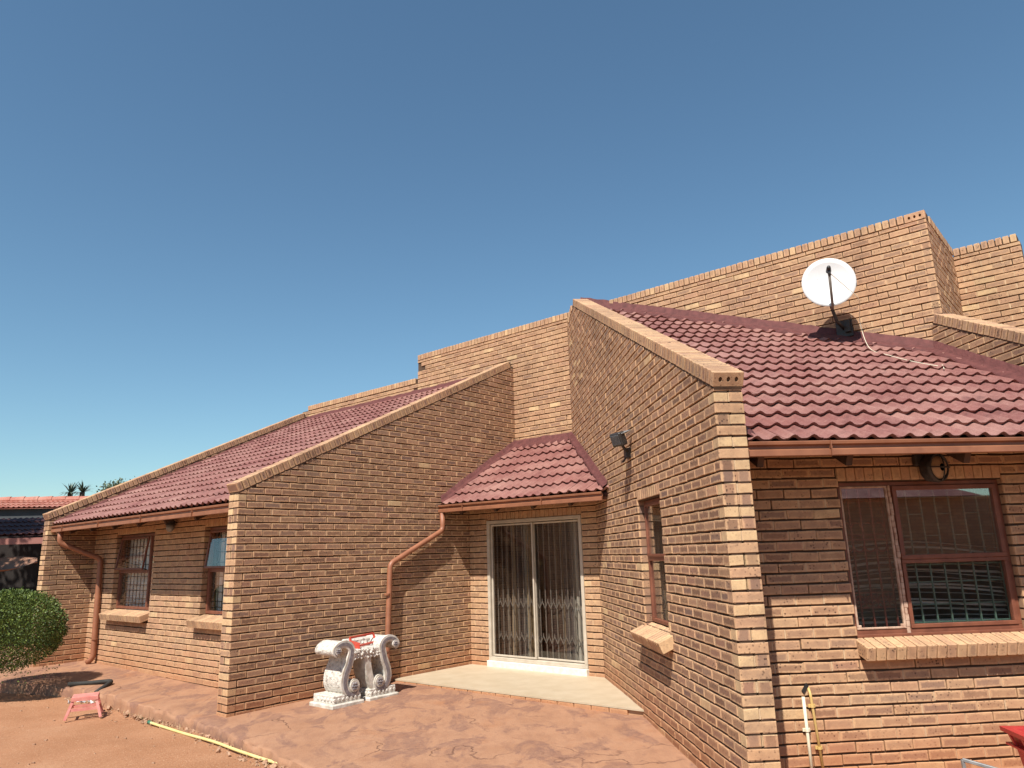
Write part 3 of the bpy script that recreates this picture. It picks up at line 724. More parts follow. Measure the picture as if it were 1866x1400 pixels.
# gutters with brackets
def gutter(a, b, out, z=2.462, drop=0.0):
    d = (b - a).normalized(); prof = [(-.115, .01), (-.115, -.10), (-.012, -.112), (0, -.106), (0, -.066), (-.010, -.060), (-.026, -.052), (-.028, -.030), (.004, -.024), (.008, -.004), (-.002, .002), (-.014, -.012), (-.034, -.035), (-.034, -.052), (-.02, -.098), (-.109, -.094), (-.109, .01)]
    mb = MB(); mb.strip([[a + out * x + Z * (z + y) for x, y in prof], [b + out * x + Z * (z - drop + y) for x, y in prof]], closed=True)
    g_ = mb.build('gutter', M_GUTTER, house, attrs=False)
    L = (b - a).length; k = max(2, int(L / 1.25))
    for i in range(k):
        p = a + d * (L * (i + .35) / k) + Z * (z - drop * (i + .35) / k)
        m2 = MB(); m2.bar(p + out * .004 + Z * .002, p + out * .008 - Z * .112, .022, .006, up=d); m2.bar(p - out * .01 - Z * .05, p + out * .016 - Z * .05, .012); m2.build('bracket', M_GUTTER, g_, attrs=False)
    return g_
gutter(Vector((XR + T + .01, YP + .005, 0)), Vector((XR2 - .005, YP + .005, 0)), -Y, 2.506)
gutter(UV(4.595, VFL - .005), UV(4.595, VL + T + .005), -Ld, 2.455)
gutter(UV(7.845, VL - .005), UV(7.845, vS(7.845) + .12), -Ld, 2.506, .015)
# rafter ends and fascia boards behind the gutters
for x in (2.3, 3.0, 3.95, 4.9, 5.55):
    mb = MB(); mb.bar(PR(x, 5.33, -.16), PR(x, 6.1, -.16), .05, .11); mb.build('rafter', M_WOOD, house, attrs=False)
for v in (8.8, 9.7, 10.6, 11.5, 12.4, 13.3, 14.2):
    mb = MB(); mb.bar(PL(4.73, v, -.16), PL(5.5, v, -.16), .05, .11); mb.build('rafter', M_WOOD, house, attrs=False)
for v in (7.9, 7.2, 6.5, 5.85):
    mb = MB(); mb.bar(PS(7.98, v, -.15), PS(8.7, v, -.15), .05, .10); mb.build('rafter', M_WOOD, house, attrs=False)
# downpipes
def arc_path(pts, rad=.07, n=5):
    pts = [Vector(p) for p in pts]; out = [pts[0]]
    for i in range(1, len(pts) - 1):
        a = (pts[i - 1] - pts[i]); b = (pts[i + 1] - pts[i]); r = min(rad, a.length * .45, b.length * .45); a.normalize(); b.normalize()
        p, q = pts[i] + a * r, pts[i] + b * r
        for k in range(n + 1):
            t = k / n; out.append(p * (1 - t) ** 2 + pts[i] * 2 * t * (1 - t) + q * t * t)
    out.append(pts[-1]); return out
def downpipe(pts, rad=.038, straps=()):
    mb = MB(); mb.tube(arc_path(pts), rad, 14); p = mb.build('downpipe', M_PIPE, house, smooth=True, attrs=False)
    for z, nrm in straps:
        a = pts[-2] if z < pts[-3].z else pts[-3]; c = Vector((pts[-2].x, pts[-2].y, z)); m2 = MB()
        m2.tube([c - Z * .012, c + Z * .012], rad + .005, 14); m2.build('pipe_strap', M_GUTTER, p, attrs=False)
downpipe([UV(7.88, 8.19, 2.39), UV(7.89, 8.19, 2.13), UV(6.86, 8.19, 1.66), UV(6.81, 8.19, .17), UV(6.74, 8.12, .09)], straps=((1.25, 0), (.5, 0)))
downpipe([UV(4.66, 14.40, 2.36), UV(4.66, 14.40, 2.16), UV(5.285, 14.22, 1.87), UV(5.285, 14.14, .22), UV(5.22, 14.20, .13)], .045, straps=((.52, 0),))

# ------------------------------------------------------------------ windows and door of the house
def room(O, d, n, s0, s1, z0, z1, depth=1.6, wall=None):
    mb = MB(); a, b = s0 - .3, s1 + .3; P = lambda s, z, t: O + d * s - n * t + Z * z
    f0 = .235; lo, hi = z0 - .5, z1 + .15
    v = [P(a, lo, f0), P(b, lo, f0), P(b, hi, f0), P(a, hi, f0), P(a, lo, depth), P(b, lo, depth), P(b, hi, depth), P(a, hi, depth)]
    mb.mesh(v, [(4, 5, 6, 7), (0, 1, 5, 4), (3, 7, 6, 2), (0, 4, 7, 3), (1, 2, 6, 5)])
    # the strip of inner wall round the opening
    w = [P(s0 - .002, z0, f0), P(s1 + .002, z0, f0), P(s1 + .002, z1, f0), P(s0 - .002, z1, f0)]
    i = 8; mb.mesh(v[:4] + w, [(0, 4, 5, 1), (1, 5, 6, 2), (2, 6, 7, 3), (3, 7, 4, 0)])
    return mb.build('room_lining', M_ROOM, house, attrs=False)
def rect_frame(mb, P, s0, s1, z0, z1, w, t0, t1, bev=.003):
    """four bars; depth t0..t1 behind the wall face"""
    tm, th = (t0 + t1) / 2, (t1 - t0) / 2
    d = (P(1, 0, 0) - P(0, 0, 0)); n = (P(0, 0, 1) - P(0, 0, 0))
    for (a, b, c, e) in ((s0, s1, z0, z0 + w), (s0, s1, z1 - w, z1), (s0, s0 + w, z0 + w, z1 - w), (s1 - w, s1, z0 + w, z1 - w)):
        mb.box(P((a + b) / 2, (c + e) / 2, tm), d * ((b - a) / 2), n * th, Z * ((e - c) / 2), bev=bev)
def pane(P, s0, s1, z0, z1, t, mat_, parent, name='pane'):
    mb = MB(); d = (P(1, 0, 0) - P(0, 0, 0)); n = (P(0, 0, 1) - P(0, 0, 0)); mb.box(P((s0 + s1) / 2, (z0 + z1) / 2, t), d * ((s1 - s0) / 2), n * .002, Z * ((z1 - z0) / 2))
    return mb.build(name, mat_, parent, attrs=False)
def simple(fn, name, m, parent, smooth=False):
    mb = MB(); fn(mb); return mb.build(name, m, parent, smooth=smooth, attrs=False)
# --- right window
P = lambda s, z, t: OW + X * s + Y * t + Z * z
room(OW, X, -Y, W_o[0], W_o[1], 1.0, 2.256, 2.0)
a0, a1 = W_o; sm = 3.665 - XR - T; zt = 1.64
win = simple(lambda mb: (rect_frame(mb, P, a0 + .004, a1 - .004, 1.03, 2.254, .034, .055, .10), mb.box(P(sm, 1.642, .078), X * .020, Y * .022, Z * .577, bev=.003)), 'window', M_FRAME, house)
simple(lambda mb: rect_frame(mb, P, sm + .022, a1 - .040, zt - .03, 2.218, .036, .040, .085), 'sash', M_FRAME, win)
simple(lambda mb: rect_frame(mb, P, sm + .022, a1 - .040, 1.066, zt - .032, .030, .045, .09), 'sash', M_FRAME, win)
def putty(mb):
    secs = []
    rect_frame(mb, P, a0 + .034, sm - .018, 1.066, 2.222, .016, .048, .070, bev=.004)
    for z in range(24):
        zz = 1.05 + z * .05; mb.box(P(sm + rnd.uniform(-.004, .004), zz, .053), X * rnd.uniform(.009, .016), Y * .007, Z * .024, bev=.003)
    for s_ in (a0 + .055, sm - .04):
        mb.box(P(s_, 1.09, .06), X * .02, Y * .008, Z * .012, bev=.004)
simple(putty, 'putty', M_PUTTY, win)
simple(lambda mb: mb.box(P((a0 + a1) / 2, 1.020, .06), X * ((a1 - a0) / 2 - .01), Y * .03, Z * .012, bev=.004), 'frame_sill', M_FRAME, win)
pane(P, a0 + .05, sm - .034, 1.08, 2.206, .064, M_GLASSR, win); pane(P, sm + .058, a1 - .076, zt + .006, 2.182, .062, M_GLASSR, win); pane(P, sm + .052, a1 - .07, 1.096, zt - .062, .066, M_GLASS, win)
def bars_green(mb):
    x0, x1 = sm + .05, a1 - .05; n = 8
    for i in range(n): mb.bar(P(x0 + (x1 - x0) * i / (n - 1), 1.08, .12), P(x0 + (x1 - x0) * i / (n - 1), 2.2, .12), .012)
    for z in (1.10, 1.24, 1.42, 1.56, 2.12): mb.bar(P(x0, z, .128), P(x1, z, .128), .011)
    for i in range(n - 1):
        if i % 2: mb.bar(P(x0 + (x1 - x0) * i / (n - 1), 1.98, .128), P(x0 + (x1 - x0) * (i + 1) / (n - 1), 1.98, .128), .008)
        else: mb.bar(P(x0 + (x1 - x0) * i / (n - 1), 1.80, .128), P(x0 + (x1 - x0) * (i + 1) / (n - 1), 1.80, .128), .008)
simple(bars_green, 'burglar_bars', M_GREENBAR, win)
def bars_red(mb):
    x0, x1 = a0 + .03, sm - .04; n = 4; st = (x1 - x0) / n
    for i in range(n + 1):
        mb.bar(P(x0 + st * i, 1.06, .125), P(x0 + st * i, 2.2, .125), .012)
    for i in range(n):
        c = x0 + st * (i + .5)
        for zc, up in ((1.86, 1), (1.74, -1)):
            pts = [P(c + st * .5 * math.cos(t), zc + up * st * .6 * math.sin(t), .125) for t in [math.pi * k / 8 for k in range(9)]]; mb.tube(pts, .006, 6)
        for k in range(4):
            t = math.pi * k / 4; mb.bar(P(c - .055 * math.cos(t), 1.29 - .055 * math.sin(t), .125), P(c + .055 * math.cos(t), 1.29 + .055 * math.sin(t), .125), .008)
    for z in (1.23, 1.35, 1.78, 1.82, 2.1): mb.bar(P(x0, z, .13), P(x1, z, .13), .011)
simple(bars_red, 'burglar_bars', M_REDBAR, win)
blind = thing('window_blind', 'brown venetian blind with sagging slats behind the large right window', 'blind', P((a0 + a1) / 2, 1.05, .3))
for i in range(17):
    z = 1.06 + i * .041; mb = MB(); secs = []
    amp = (.03 + .012 * math.sin(i * 2.1)) * min(1, i / 5)
    for k in range(13):
        t = k / 12; s_ = a0 + .02 + (a1 - a0 - .04) * t; dz = amp * math.sin(math.pi * (t ** .8)) * (1 if i % 3 else 1.25) - .035 * t * t * min(1, i / 8) + .004 * math.sin(9 * t + i)
        ti = .30 + .25 * math.sin(i * 1.7 + t * 2)
        secs.append([P(s_, z + dz - .018 * math.sin(ti), .195 - .022), P(s_, z + dz + .004, .195), P(s_, z + dz + .018 * math.sin(ti), .195 + .022)])
    mb.strip(secs); mb.build('slat', M_BLIND, blind, smooth=True, attrs=False)
# --- side window in wall R
P = lambda s, z, t: Vector((XR + t, s, z))
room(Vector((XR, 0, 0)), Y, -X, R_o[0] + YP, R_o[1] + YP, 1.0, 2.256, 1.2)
a0, a1 = R_o[0] + YP, R_o[1] + YP
win = simple(lambda mb: (rect_frame(mb, P, a0 + .004, a1 - .004, 1.03, 2.254, .036, .075, .12), mb.box(P((a0 + a1) / 2, 1.66, .095), Y * ((a1 - a0) / 2 - .04), X * .022, Z * .022, bev=.003)), 'window', M_FRAME, house)
sash = simple(lambda mb: rect_frame(mb, P, a0 + .038, a1 - .038, 1.68, 2.22, .026, .062, .10), 'sash', M_FRAME, win)
pane(P, a0 + .06, a1 - .06, 1.70, 2.196, .08, M_GLASS, sash); pane(P, a0 + .038, a1 - .038, 1.064, 1.64, .098, M_GLASS, win)
def bars_side(mb):
    for i in range(6): s_ = a0 + .06 + (a1 - a0 - .12) * i / 5; mb.bar(P(s_, 1.05, .17), P(s_, 2.22, .17), .008)
    for i in range(14): z = 1.10 + i * .04; mb.bar(P(a0 + .04, z, .176), P(a1 - .04, z, .176), .006)
simple(bars_side, 'burglar_bars', M_GREENBAR, win)
# --- left windows
for wi, o in enumerate(A_o):
    P = lambda s, z, t: OA - Ad * s + Ld * t + Z * z
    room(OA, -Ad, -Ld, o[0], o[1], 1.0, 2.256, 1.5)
    a0, a1 = o; sm = a1 - .32
    win = simple(lambda mb: (rect_frame(mb, P, a0 + .004, a1 - .004, 1.03, 2.254, .042, .085, .135), mb.box(P(sm, 1.64, .11), -Ad * .022, Ld * .024, Z * .57, bev=.003), mb.box(P((a0 + sm) / 2, 1.64, .11), -Ad * ((sm - a0) / 2 - .04), Ld * .024, Z * .026, bev=.003)), 'window', M_FRAME, house)
    pane(P, a0 + .046, sm - .024, 1.07, 1.615, .11, M_GLASS, win); pane(P, sm + .024, a1 - .046, 1.07, 2.21, .11, M_GLASSR, win)
    # top sash hinged at its head, standing open
    ang = math.radians(8 if wi == 0 else 7); hz, ht = 2.205, .075
    PS_ = lambda s, q, t: P(s, hz - q * math.cos(ang) + t * math.sin(ang), ht - q * math.sin(ang) - t * math.cos(ang))
    s0_, s1_ = a0 + .05, sm - .03; H_ = .54
    def sashf(mb):
        for (c0, c1, q0, q1) in ((s0_, s1_, 0, .03), (s0_, s1_, H_ - .03, H_), (s0_, s0_ + .03, .03, H_ - .03), (s1_ - .03, s1_, .03, H_ - .03)):
            c = PS_((c0 + c1) / 2, (q0 + q1) / 2, 0); mb.box(c, -Ad * ((c1 - c0) / 2), (PS_(0, 0, 1) - PS_(0, 0, 0)) * .014, (PS_(0, 1, 0) - PS_(0, 0, 0)) * ((q1 - q0) / 2), bev=.003)
    sash = simple(sashf, 'sash', M_FRAME, win)
    m2 = MB(); m2.box(PS_((s0_ + s1_) / 2, H_ / 2, 0), -Ad * ((s1_ - s0_) / 2 - .03), (PS_(0, 0, 1) - PS_(0, 0, 0)) * .002, (PS_(0, 1, 0) - PS_(0, 0, 0)) * (H_ / 2 - .03)); m2.build('pane', M_GLASS, sash, attrs=False)
    simple(lambda mb: mb.bar(P(s1_ - .04, 1.67, .08), PS_(s1_ - .03, H_ - .02, .01), .014), 'window_stay', M_BLACK, win)
    def bars_a(mb):
        for i in range(9): s_ = a0 + .06 + (sm - a0 - .1) * i / 8; mb.bar(P(s_, 1.06, .16), P(s_, 2.21, .16), .012)
        for z in (1.12, 1.2, 1.33, 1.42, 1.55, 1.75, 1.9, 2.05): mb.bar(P(a0 + .04, z, .166), P(sm, z, .166), .011)
    simple(bars_a, 'burglar_bars', M_BLACK, win)
    mb = MB(); secs = []
    for k in range(61):
        s_ = a0 - .05 + (a1 - a0 + .1) * k / 60; w_ = .03 * math.sin(k * 1.35)
        secs.append([P(s_, .8, .25 + w_ * 1.2), P(s_, 1.6, .25 + w_), P(s_, 2.3, .25 + w_ * .6)])
    mb.strip(secs); cu = mb.build('curtain', M_NET, None, smooth=True, attrs=False)
    tag(cu, ('pale net curtain behind the left window nearest the round bush', 'thin curtain behind the window partly hidden by the brick pier')[wi], 'curtain')
# --- sliding door
P = lambda s, z, t: OD - Ad * s + Ld * t + Z * z
a0, a1 = D_o; zb, zt = .205, 2.262
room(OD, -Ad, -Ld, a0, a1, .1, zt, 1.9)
door = simple(lambda mb: rect_frame(mb, P, a0 + .002, a1 - .002, zb, zt - .002, .050, -.012, .11, bev=.004), 'sliding_door', M_CREAM, house)
mid = (a0 + a1) / 2 - .02
for (s0_, s1_, t_) in ((a0 + .064, mid + .012, .035), (mid - .012, a1 - .064, .075)):
    pn = simple(lambda mb: rect_frame(mb, P, s0_, s1_, zb + .06, zt - .064, .024, t_ - .016, t_ + .016), 'door_panel', M_CREAM, door)
    pane(P, s0_ + .024, s1_ - .024, zb + .085, zt - .088, t_, M_GLASSD, pn)
simple(lambda mb: (mb.box(P(a1 - .085, 1.12, .04), -Ad * .014, Ld * .02, Z * .10, bev=.004), mb.box(P(a1 - .085, 1.12, .025), -Ad * .008, Ld * .012, Z * .06, bev=.003)), 'door_handle', M_BLACK, door)
simple(lambda mb: mb.box(P((a0 + a1) / 2, .145, .03), -Ad * ((a1 - a0) / 2 + .005), Ld * .085, Z * .058, bev=.006), 'threshold', M_MARBLE, door)
trel = thing('security_gate', 'grey folding trellis security gate standing inside the sliding door', 'security gate', P((a0 + a1) / 2, zb, .135))
n = 17; x0, x1 = a0 + .09, a1 - .08; st = (x1 - x0) / (n - 1)
for i in range(n): simple(lambda mb: mb.bar(P(x0 + st * i, zb + .03, .135), P(x0 + st * i, zt - .06, .135), .013, .010, up=Ld), 'bar', M_GREYBAR, trel)
def links(mb):
    for zc in (1.06, .58):
        for i in range(n - 1):
            a_, b_ = x0 + st * i, x0 + st * (i + 1); c = (a_ + b_) / 2
            mb.bar(P(a_, zc - .10, .122), P(c, zc, .120), .012, .006, up=Ld); mb.bar(P(b_, zc - .10, .122), P(c, zc, .120), .012, .006, up=Ld)
            mb.bar(P(c, zc - .01, .120), P(c, zc + .035, .120), .010, .006, up=Ld)
simple(links, 'trellis_link', M_GREYBAR, trel)
for ci, (s0_, s1_, lab) in enumerate(((a0 + .03, mid - .10, 'brown and cream striped curtain inside the left door panel'), (mid + .02, a1 - .02, 'brown and cream striped curtain inside the right door panel'))):
    mb = MB(); N = 84
    prev = None
    for k in range(N + 1):
        t = k / N; s_ = s0_ + (s1_ - s0_) * t; ph = t * 2 * math.pi * (7 if ci == 0 else 8) + .6 * math.sin(9 * t)
        w_ = .04 * math.sin(ph)
        cur = [P(s_ + .012 * math.cos(ph), z, .225 + w_ * (1 - .25 * (z - .2) / 2) + .01 * math.sin(z * 3 + k * .3)) for z in (.26, .7, 1.2, 1.7, 2.24)]
        if prev:
            r = ((t * .93 + .07 * math.sin(t * 40)) % 1.0, 0, 0)
            for q in range(4): mb.face([prev[q], cur[q], cur[q + 1], prev[q + 1]], r)
        prev = cur
    tag(mb.build('curtain', M_CURTAIN, None), lab, 'curtain')

# ------------------------------------------------------------------ ground, paving, porch
def pave_z(x, y):
    u, v = (x + y) * S2, (y - x) * S2
    return .01782 * u + .01068 * v - .1358 + .010
soil = MB()
def coords(lo, hi, step, far):
    a = []; t = lo
    while t <= hi: a.append(t); t += step
    g = step; t = lo; b = []
    while t > -far: g *= 1.35; t -= g; b.append(t)
    g = step; t = hi; c = []
    while t < far: g *= 1.35; t += g; c.append(t)
    return b[::-1] + a + c
xs = coords(-9, 3, .07, 900); ys = coords(3.5, 15, .07, 900)
vs = []; fs = []
for yy in ys:
    for xx in xs:
        p = Vector((xx, yy, 0)); h = -.090 + .030 * noise.noise(p * .55) + .014 * noise.noise(p * 2.3) + .006 * noise.noise(p * 7)
        vs.append(Vector((xx, yy, h if abs(xx) < 60 and abs(yy) < 60 else -.09)))
nx = len(xs)
for j in range(len(ys) - 1):
    for i in range(nx - 1): fs.append((j * nx + i, j * nx + i + 1, (j + 1) * nx + i + 1, (j + 1) * nx + i))
soil.mesh(vs, fs); so = structure(soil.build('ground', M_SOIL, None, smooth=True, attrs=False))
edge = [(-10.5, 14.2), (-8.6, 12.9), (-7.0, 12.35), (-5.6, 11.62), (-4.62, 10.78), (-3.9, 10.0), (-3.52, 9.63), (-3.08, 9.17), (-2.62, 8.66), (-2.12, 8.02), (-1.78, 7.62), (-1.46, 7.20), (-1.0, 6.5), (-.6, 5.6), (-.3, 4.5), (.1, 3.2), (.8, 2.2), (2.4, 1.6), (4.5, 1.4), (7, 1.4)]
inner = [(-9.5, 16.5), (-8.0, 15.6), (-7.0, 15), (-5.8, 14.3), (-4.8, 13.4), (-4.0, 12.7), (-3.5, 12.3), (-3.0, 11.8), (-2.4, 11.3), (-1.6, 11.0), (-1.0, 11.2), (-.4, 11.8), (.4, 12), (1.2, 11.2), (2.1, 10.1), (2.1, 9.2), (2.2, 7.5), (3.4, 6.1), (5.0, 6.05), (7, 6.05)]
def resample(poly, n):
    L = [0]
    for a, b in zip(poly[:-1], poly[1:]): L.append(L[-1] + math.dist(a, b))
    return poly, L
def interp(poly, t):
    i = min(int(t), len(poly) - 2); f = t - i; return Vector((poly[i][0] * (1 - f) + poly[i + 1][0] * f, poly[i][1] * (1 - f) + poly[i + 1][1] * f, 0))
pv = MB(); secs = []; NP = 420
for k in range(NP + 1):
    t = k / NP * (len(edge) - 1); a = interp(edge, t); b = interp(inner, t); out = (a - b).normalized()
    a = a + out * (.05 * noise.noise(a * 1.6) + .028 * noise.noise(a * 6) + .012 * noise.noise(a * 17))
    sec = []
    for dz, o in ((-.20, .020), (-.075, .014 + .022 * noise.noise(a * 13)), (-.016, .006)):
        p = a + out * o; p.z = pave_z(p.x, p.y) + dz + .010 * noise.noise(p * 9); sec.append(p)
    for q in range(26):
        f = (q / 25) ** 1.35; p = a.lerp(b, f)
        z = pave_z(p.x, p.y) + .006 * noise.noise(p * 1.5) + .003 * noise.noise(p * 5) - (.022 * max(0, 1 - q / 3) * (.6 + noise.noise(a * 4)))
        p.z = z; sec.append(p)
    secs.append(sec)
pv.strip([s_[::-1] for s_ in secs]); structure(pv.build('paving', M_PAVE, None, smooth=True, attrs=False))
# porch slab with a brick edge
po = MB(); zt_ = .118
uF = lambda v: 6.985 + (VL - v) * .022
cn = [UV(uF(VL), VL - .001), UV(uF(vS(7.05)), vS(7.05) + .002), UV(UD, vR + .002), UV(UD, VL - .001)]
top = [c + Z * zt_ for c in cn]; bot = [c + Z * (zt_ - .018) for c in cn]
po.mesh(top + bot, [(0, 1, 2, 3), (0, 4, 5, 1), (4, 7, 6, 5)])
porch = structure(po.build('porch', M_PORCH, None, attrs=False))
core = MB(); lo_ = [c + Z * -.2 for c in cn]; ti = [c + Z * (zt_ - .019) for c in cn]
ins_ = [UV(uF(VL) + .03, VL - .001), UV(uF(vS(7.05)) + .03, vS(7.05) + .002)]
core.mesh([ins_[0] + Z * -.2, ins_[1] + Z * -.2, ins_[1] + Z * (zt_ - .019), ins_[0] + Z * (zt_ - .019)], [(0, 1, 2, 3)]); core.build('porch_base', M_MORTAR, porch, attrs=False)
VPB = variants((.222, .10, .07), 6, (.1, .6), tone=(.05, .6))
dE = (cn[1] - cn[0]); LE = dE.length; dE.normalize(); nE = Vector((-dE.y, dE.x, 0)) * -1
if nE.dot(Ld) > 0: nE = -nE
for i in range(int(LE / .232)):
    c = cn[0] + dE * (.116 + .232 * i) - nE * .052 + Z * (zt_ - .057); place('brick', rnd.choice(VPB), c, porch, frame_quat(dE, -nE, Z) @ Quaternion(Z, rnd.uniform(-.01, .01)))
for j in range(7):      # faint tile joints
    pass
# broken concrete and gravel along the paving edge
gr = MB()
for k in range(420):
    t = rnd.uniform(3.0, 12.6); a = interp(edge, t); b = interp(inner, t); out = (a - b).normalized()
    p = a + out * abs(rnd.gauss(.05, .09)); p.z = -.085 + .015 * rnd.random(); s_ = rnd.choice((.006, .008, .011, .014, .022)) * rnd.uniform(.7, 1.3)
    if 4 < t < 4.9 and rnd.random() < .1: s_ *= 1.7
    q = Quaternion((rnd.gauss(0, 1), rnd.gauss(0, 1), rnd.gauss(0, 1)), rnd.uniform(0, 6)); M = q.to_matrix()
    pts = [p + M @ Vector((i * s_ * rnd.uniform(.7, 1.2), j * s_ * .8 * rnd.uniform(.7, 1.2), m * s_ * .6 * rnd.uniform(.7, 1.2))) for m in (-1, 1) for j in (-1, 1) for i in (-1, 1)]
    gr.mesh(pts, [(0, 2, 3, 1), (4, 5, 7, 6), (0, 1, 5, 4), (2, 6, 7, 3), (0, 4, 6, 2), (1, 3, 7, 5)])
for k in range(380):
    p = Vector((rnd.uniform(-8, -.9), rnd.uniform(5, 12), 0)); s_ = rnd.choice((.004, .006, .009, .013))
    p.z = -.090 + .030 * noise.noise(p * .55) + .014 * noise.noise(p * 2.3) + .006 * noise.noise(p * 7) + s_ * .4
    pts = [p + Vector((i * s_ * rnd.uniform(.7, 1.2), j * s_ * .8 * rnd.uniform(.7, 1.2), m * s_ * .6)) for m in (-1, 1) for j in (-1, 1) for i in (-1, 1)]
    gr.mesh(pts, [(0, 2, 3, 1), (4, 5, 7, 6), (0, 1, 5, 4), (2, 6, 7, 3), (0, 4, 6, 2), (1, 3, 7, 5)])
g_ = stuff(gr.build('gravel', M_GRAVEL, None, attrs=False)); g_['label'] = 'broken concrete crumbs along the paving edge'
dead = MB()
for k in range(260):
    t = rnd.uniform(3.4, 7.2) if k < 200 else rnd.uniform(9, 11.5); a = interp(edge, t); b = interp(inner, t); out = (a - b).normalized()
    p = a + out * abs(rnd.gauss(.06, .07)); p.z = -.08; ang = rnd.uniform(0, 6.28); d = Vector((math.cos(ang), math.sin(ang), rnd.uniform(.1, .9))) * rnd.uniform(.03, .08); w_ = Vector((-math.sin(ang), math.cos(ang), 0)) * .003
    dead.mesh([p - w_, p + w_, p + d], [(0, 1, 2)], (rnd.random(), 0, 0))
g_ = stuff(dead.build('grass', noisy('dry_grass', (.30, .22, .11), (.46, .36, .2), 30), None, attrs=False)); g_['label'] = 'dry grass wisps along the paving edge'

# ------------------------------------------------------------------ things on and by the house
# satellite dish
DC = Vector((4.72, 8.324, 4.979)); dn = (Vector((-.40, -.86, .17))).normalized()
dx = dn.cross(Z).normalized() * -1; dy = dx.cross(dn) * -1
if dy.z < 0: dy = -dy
dish = thing('satellite_dish', 'white round satellite dish on a black arm below the parapet', 'satellite dish', Vector((4.9, 8.8, 4.45)))
mb = MB(); rings = []; RX, RY = .318, .345
NR = 40
for side in (0, 1):
    for q in range(7):
        r_ = q / 6; dep = .075 * r_ * r_ + (-.010 if side else 0)
        rings.append([DC + dx * (RX * r_ * math.cos(t)) + dy * (RY * r_ * math.sin(t)) + dn * (dep - .075) for t in [2 * math.pi * k / NR for k in range(NR)]])
front = rings[:7]; back = rings[7:][::-1]
mb.strip([f_ + [f_[0]] for f_ in front] + [f_ + [f_[0]] for f_ in back]); mb.build('reflector', M_WHITE, dish, smooth=True, attrs=False)
foot = UV(UUW - .01, 2.57, 4.47); low = DC - dy * .40 - dn * .06
mb = MB(); mb.tube(arc_path([foot, foot - Ld * .30 + Z * .03, DC - dy * .25 - dn * .18, DC - dy * .05 - dn * .14], .06), .021, 12); mb.build('mast', M_BLACK, dish, smooth=True, attrs=False)
mb = MB(); mb.box(foot - Ld * .014, Ad * .10, Ld * .012, Z * .11, bev=.004); mb.box(foot + Z * .02 - Ld * .05 + Ad * -.05, Ad * .035, Ld * .03, Z * .08, bev=.004); mb.build('wall_plate', M_BLACK, dish, attrs=False)
lnb = DC + dn * .36 - dy * .02 - dx * .01
mb = MB(); mb.tube([DC - dy * .37 - dn * .03, DC - dy * .36 + dn * .04, lnb - dy * .05 - dn * .0], .016, 8); mb.build('feed_arm', M_GREYBAR, dish, smooth=True, attrs=False)
mb = MB(); mb.tube([lnb + dn * .05 + dy * .0, lnb + dn * .02, lnb - dn * .06], [.020, .026, .032], 12); mb.tube([lnb - dy * .01, lnb - dy * .09], .018, 10); mb.build('feed_horn', M_BLACK, dish, smooth=True, attrs=False)
mb = MB()
for (i, j) in ((.12, .09), (.12, -.09), (-.12, .09), (-.12, -.09)): mb.tube([DC + dx * i + dy * j + dn * -.055, DC + dx * i + dy * j + dn * -.062], .007, 8)
for (i, j) in ((.12, .09), (.12, -.09), (-.12, .09), (-.12, -.09)):
    m2 = MB(); m2.tube([DC + dx * i + dy * j + dn * -.072, DC + dx * i + dy * j + dn * -.058], .007, 8); m2.build('bolt', M_GREY, dish, attrs=False)
# its cable, down to the tiles
def onroof(x, y, h=.055): return PR(x, y, h)
cab = [lnb - dy * .05, DC + dn * .12 + dx * .18 - dy * .18, DC - dn * .02 + dx * .31 - dy * .30, UV(UUW - .12, 2.35, 4.50), onroof(5.02, 8.15), onroof(5.0, 7.75), onroof(5.08, 7.45), onroof(5.22, 7.25), onroof(5.30, 7.30), onroof(5.18, 7.12)]
cab2 = []
for i in range(len(cab) - 1):
    p0_, p1_, p2_, p3_ = cab[max(i - 1, 0)], cab[i], cab[i + 1], cab[min(i + 2, len(cab) - 1)]
    for k in range(6):
        t = k / 6; cab2.append(.5 * ((2 * p1_) + (p2_ - p0_) * t + (2 * p0_ - 5 * p1_ + 4 * p2_ - p3_) * t * t + (3 * p1_ - p0_ - 3 * p2_ + p3_) * t ** 3))
cab2.append(cab[-1]); mb = MB(); mb.tube(cab2, .0042, 6); tag(mb.build('cable', M_WHITEPL, None, smooth=True, attrs=False), 'thin white cable hanging from the satellite dish onto the roof tiles', 'cable')
# floodlight on wall R
fl = thing('floodlight', 'small black and grey floodlight fixed high on the brick wall', 'floodlight', Vector((XR - .05, 7.95, 2.78)))
fc = Vector((XR - .15, 7.80, 2.94)); fn = Vector((-.75, -.42, -.32)).normalized(); fx = fn.cross(Z).normalized(); fy = fx.cross(fn)
mb = MB(); mb.box(fc, fx * .085, fn * .045, fy * .075, bev=.012); mb.build('lamp_housing', M_BLACK, fl, attrs=False)
mb = MB(); mb.box(fc + fn * .048, fx * .066, fn * .006, fy * .056, bev=.004); mb.build('lamp_glass', M_DARKGLASS, fl, attrs=False)
mb = MB(); mb.box(fc - fy * .02 + fx * .02 + Vector((.03, 0, .09)), fx * .10, fn * .07, fy * .006, bev=.003); mb.build('hood', M_GREY, fl, attrs=False)
mb = MB(); mb.tube([fc - fy * .06 - fn * .02, fc - fy * .13 - fn * .04, Vector((XR, 7.93, 2.80))], .016, 8); mb.box(Vector((XR - .03, 7.93, 2.80)), X * .03, Y * .055, Z * .055, bev=.008)
mb.build('mounting_arm', M_BLACK, fl, attrs=False)
mb = MB(); mb.tube([Vector((XR - .05, 7.93, 2.75)), Vector((XR - .10, 7.90, 2.70)), Vector((XR - .06, 7.98, 2.72)), Vector((XR - .01, 7.95, 2.82))], .008, 6); mb.build('flex', M_BLACK, fl, attrs=False)
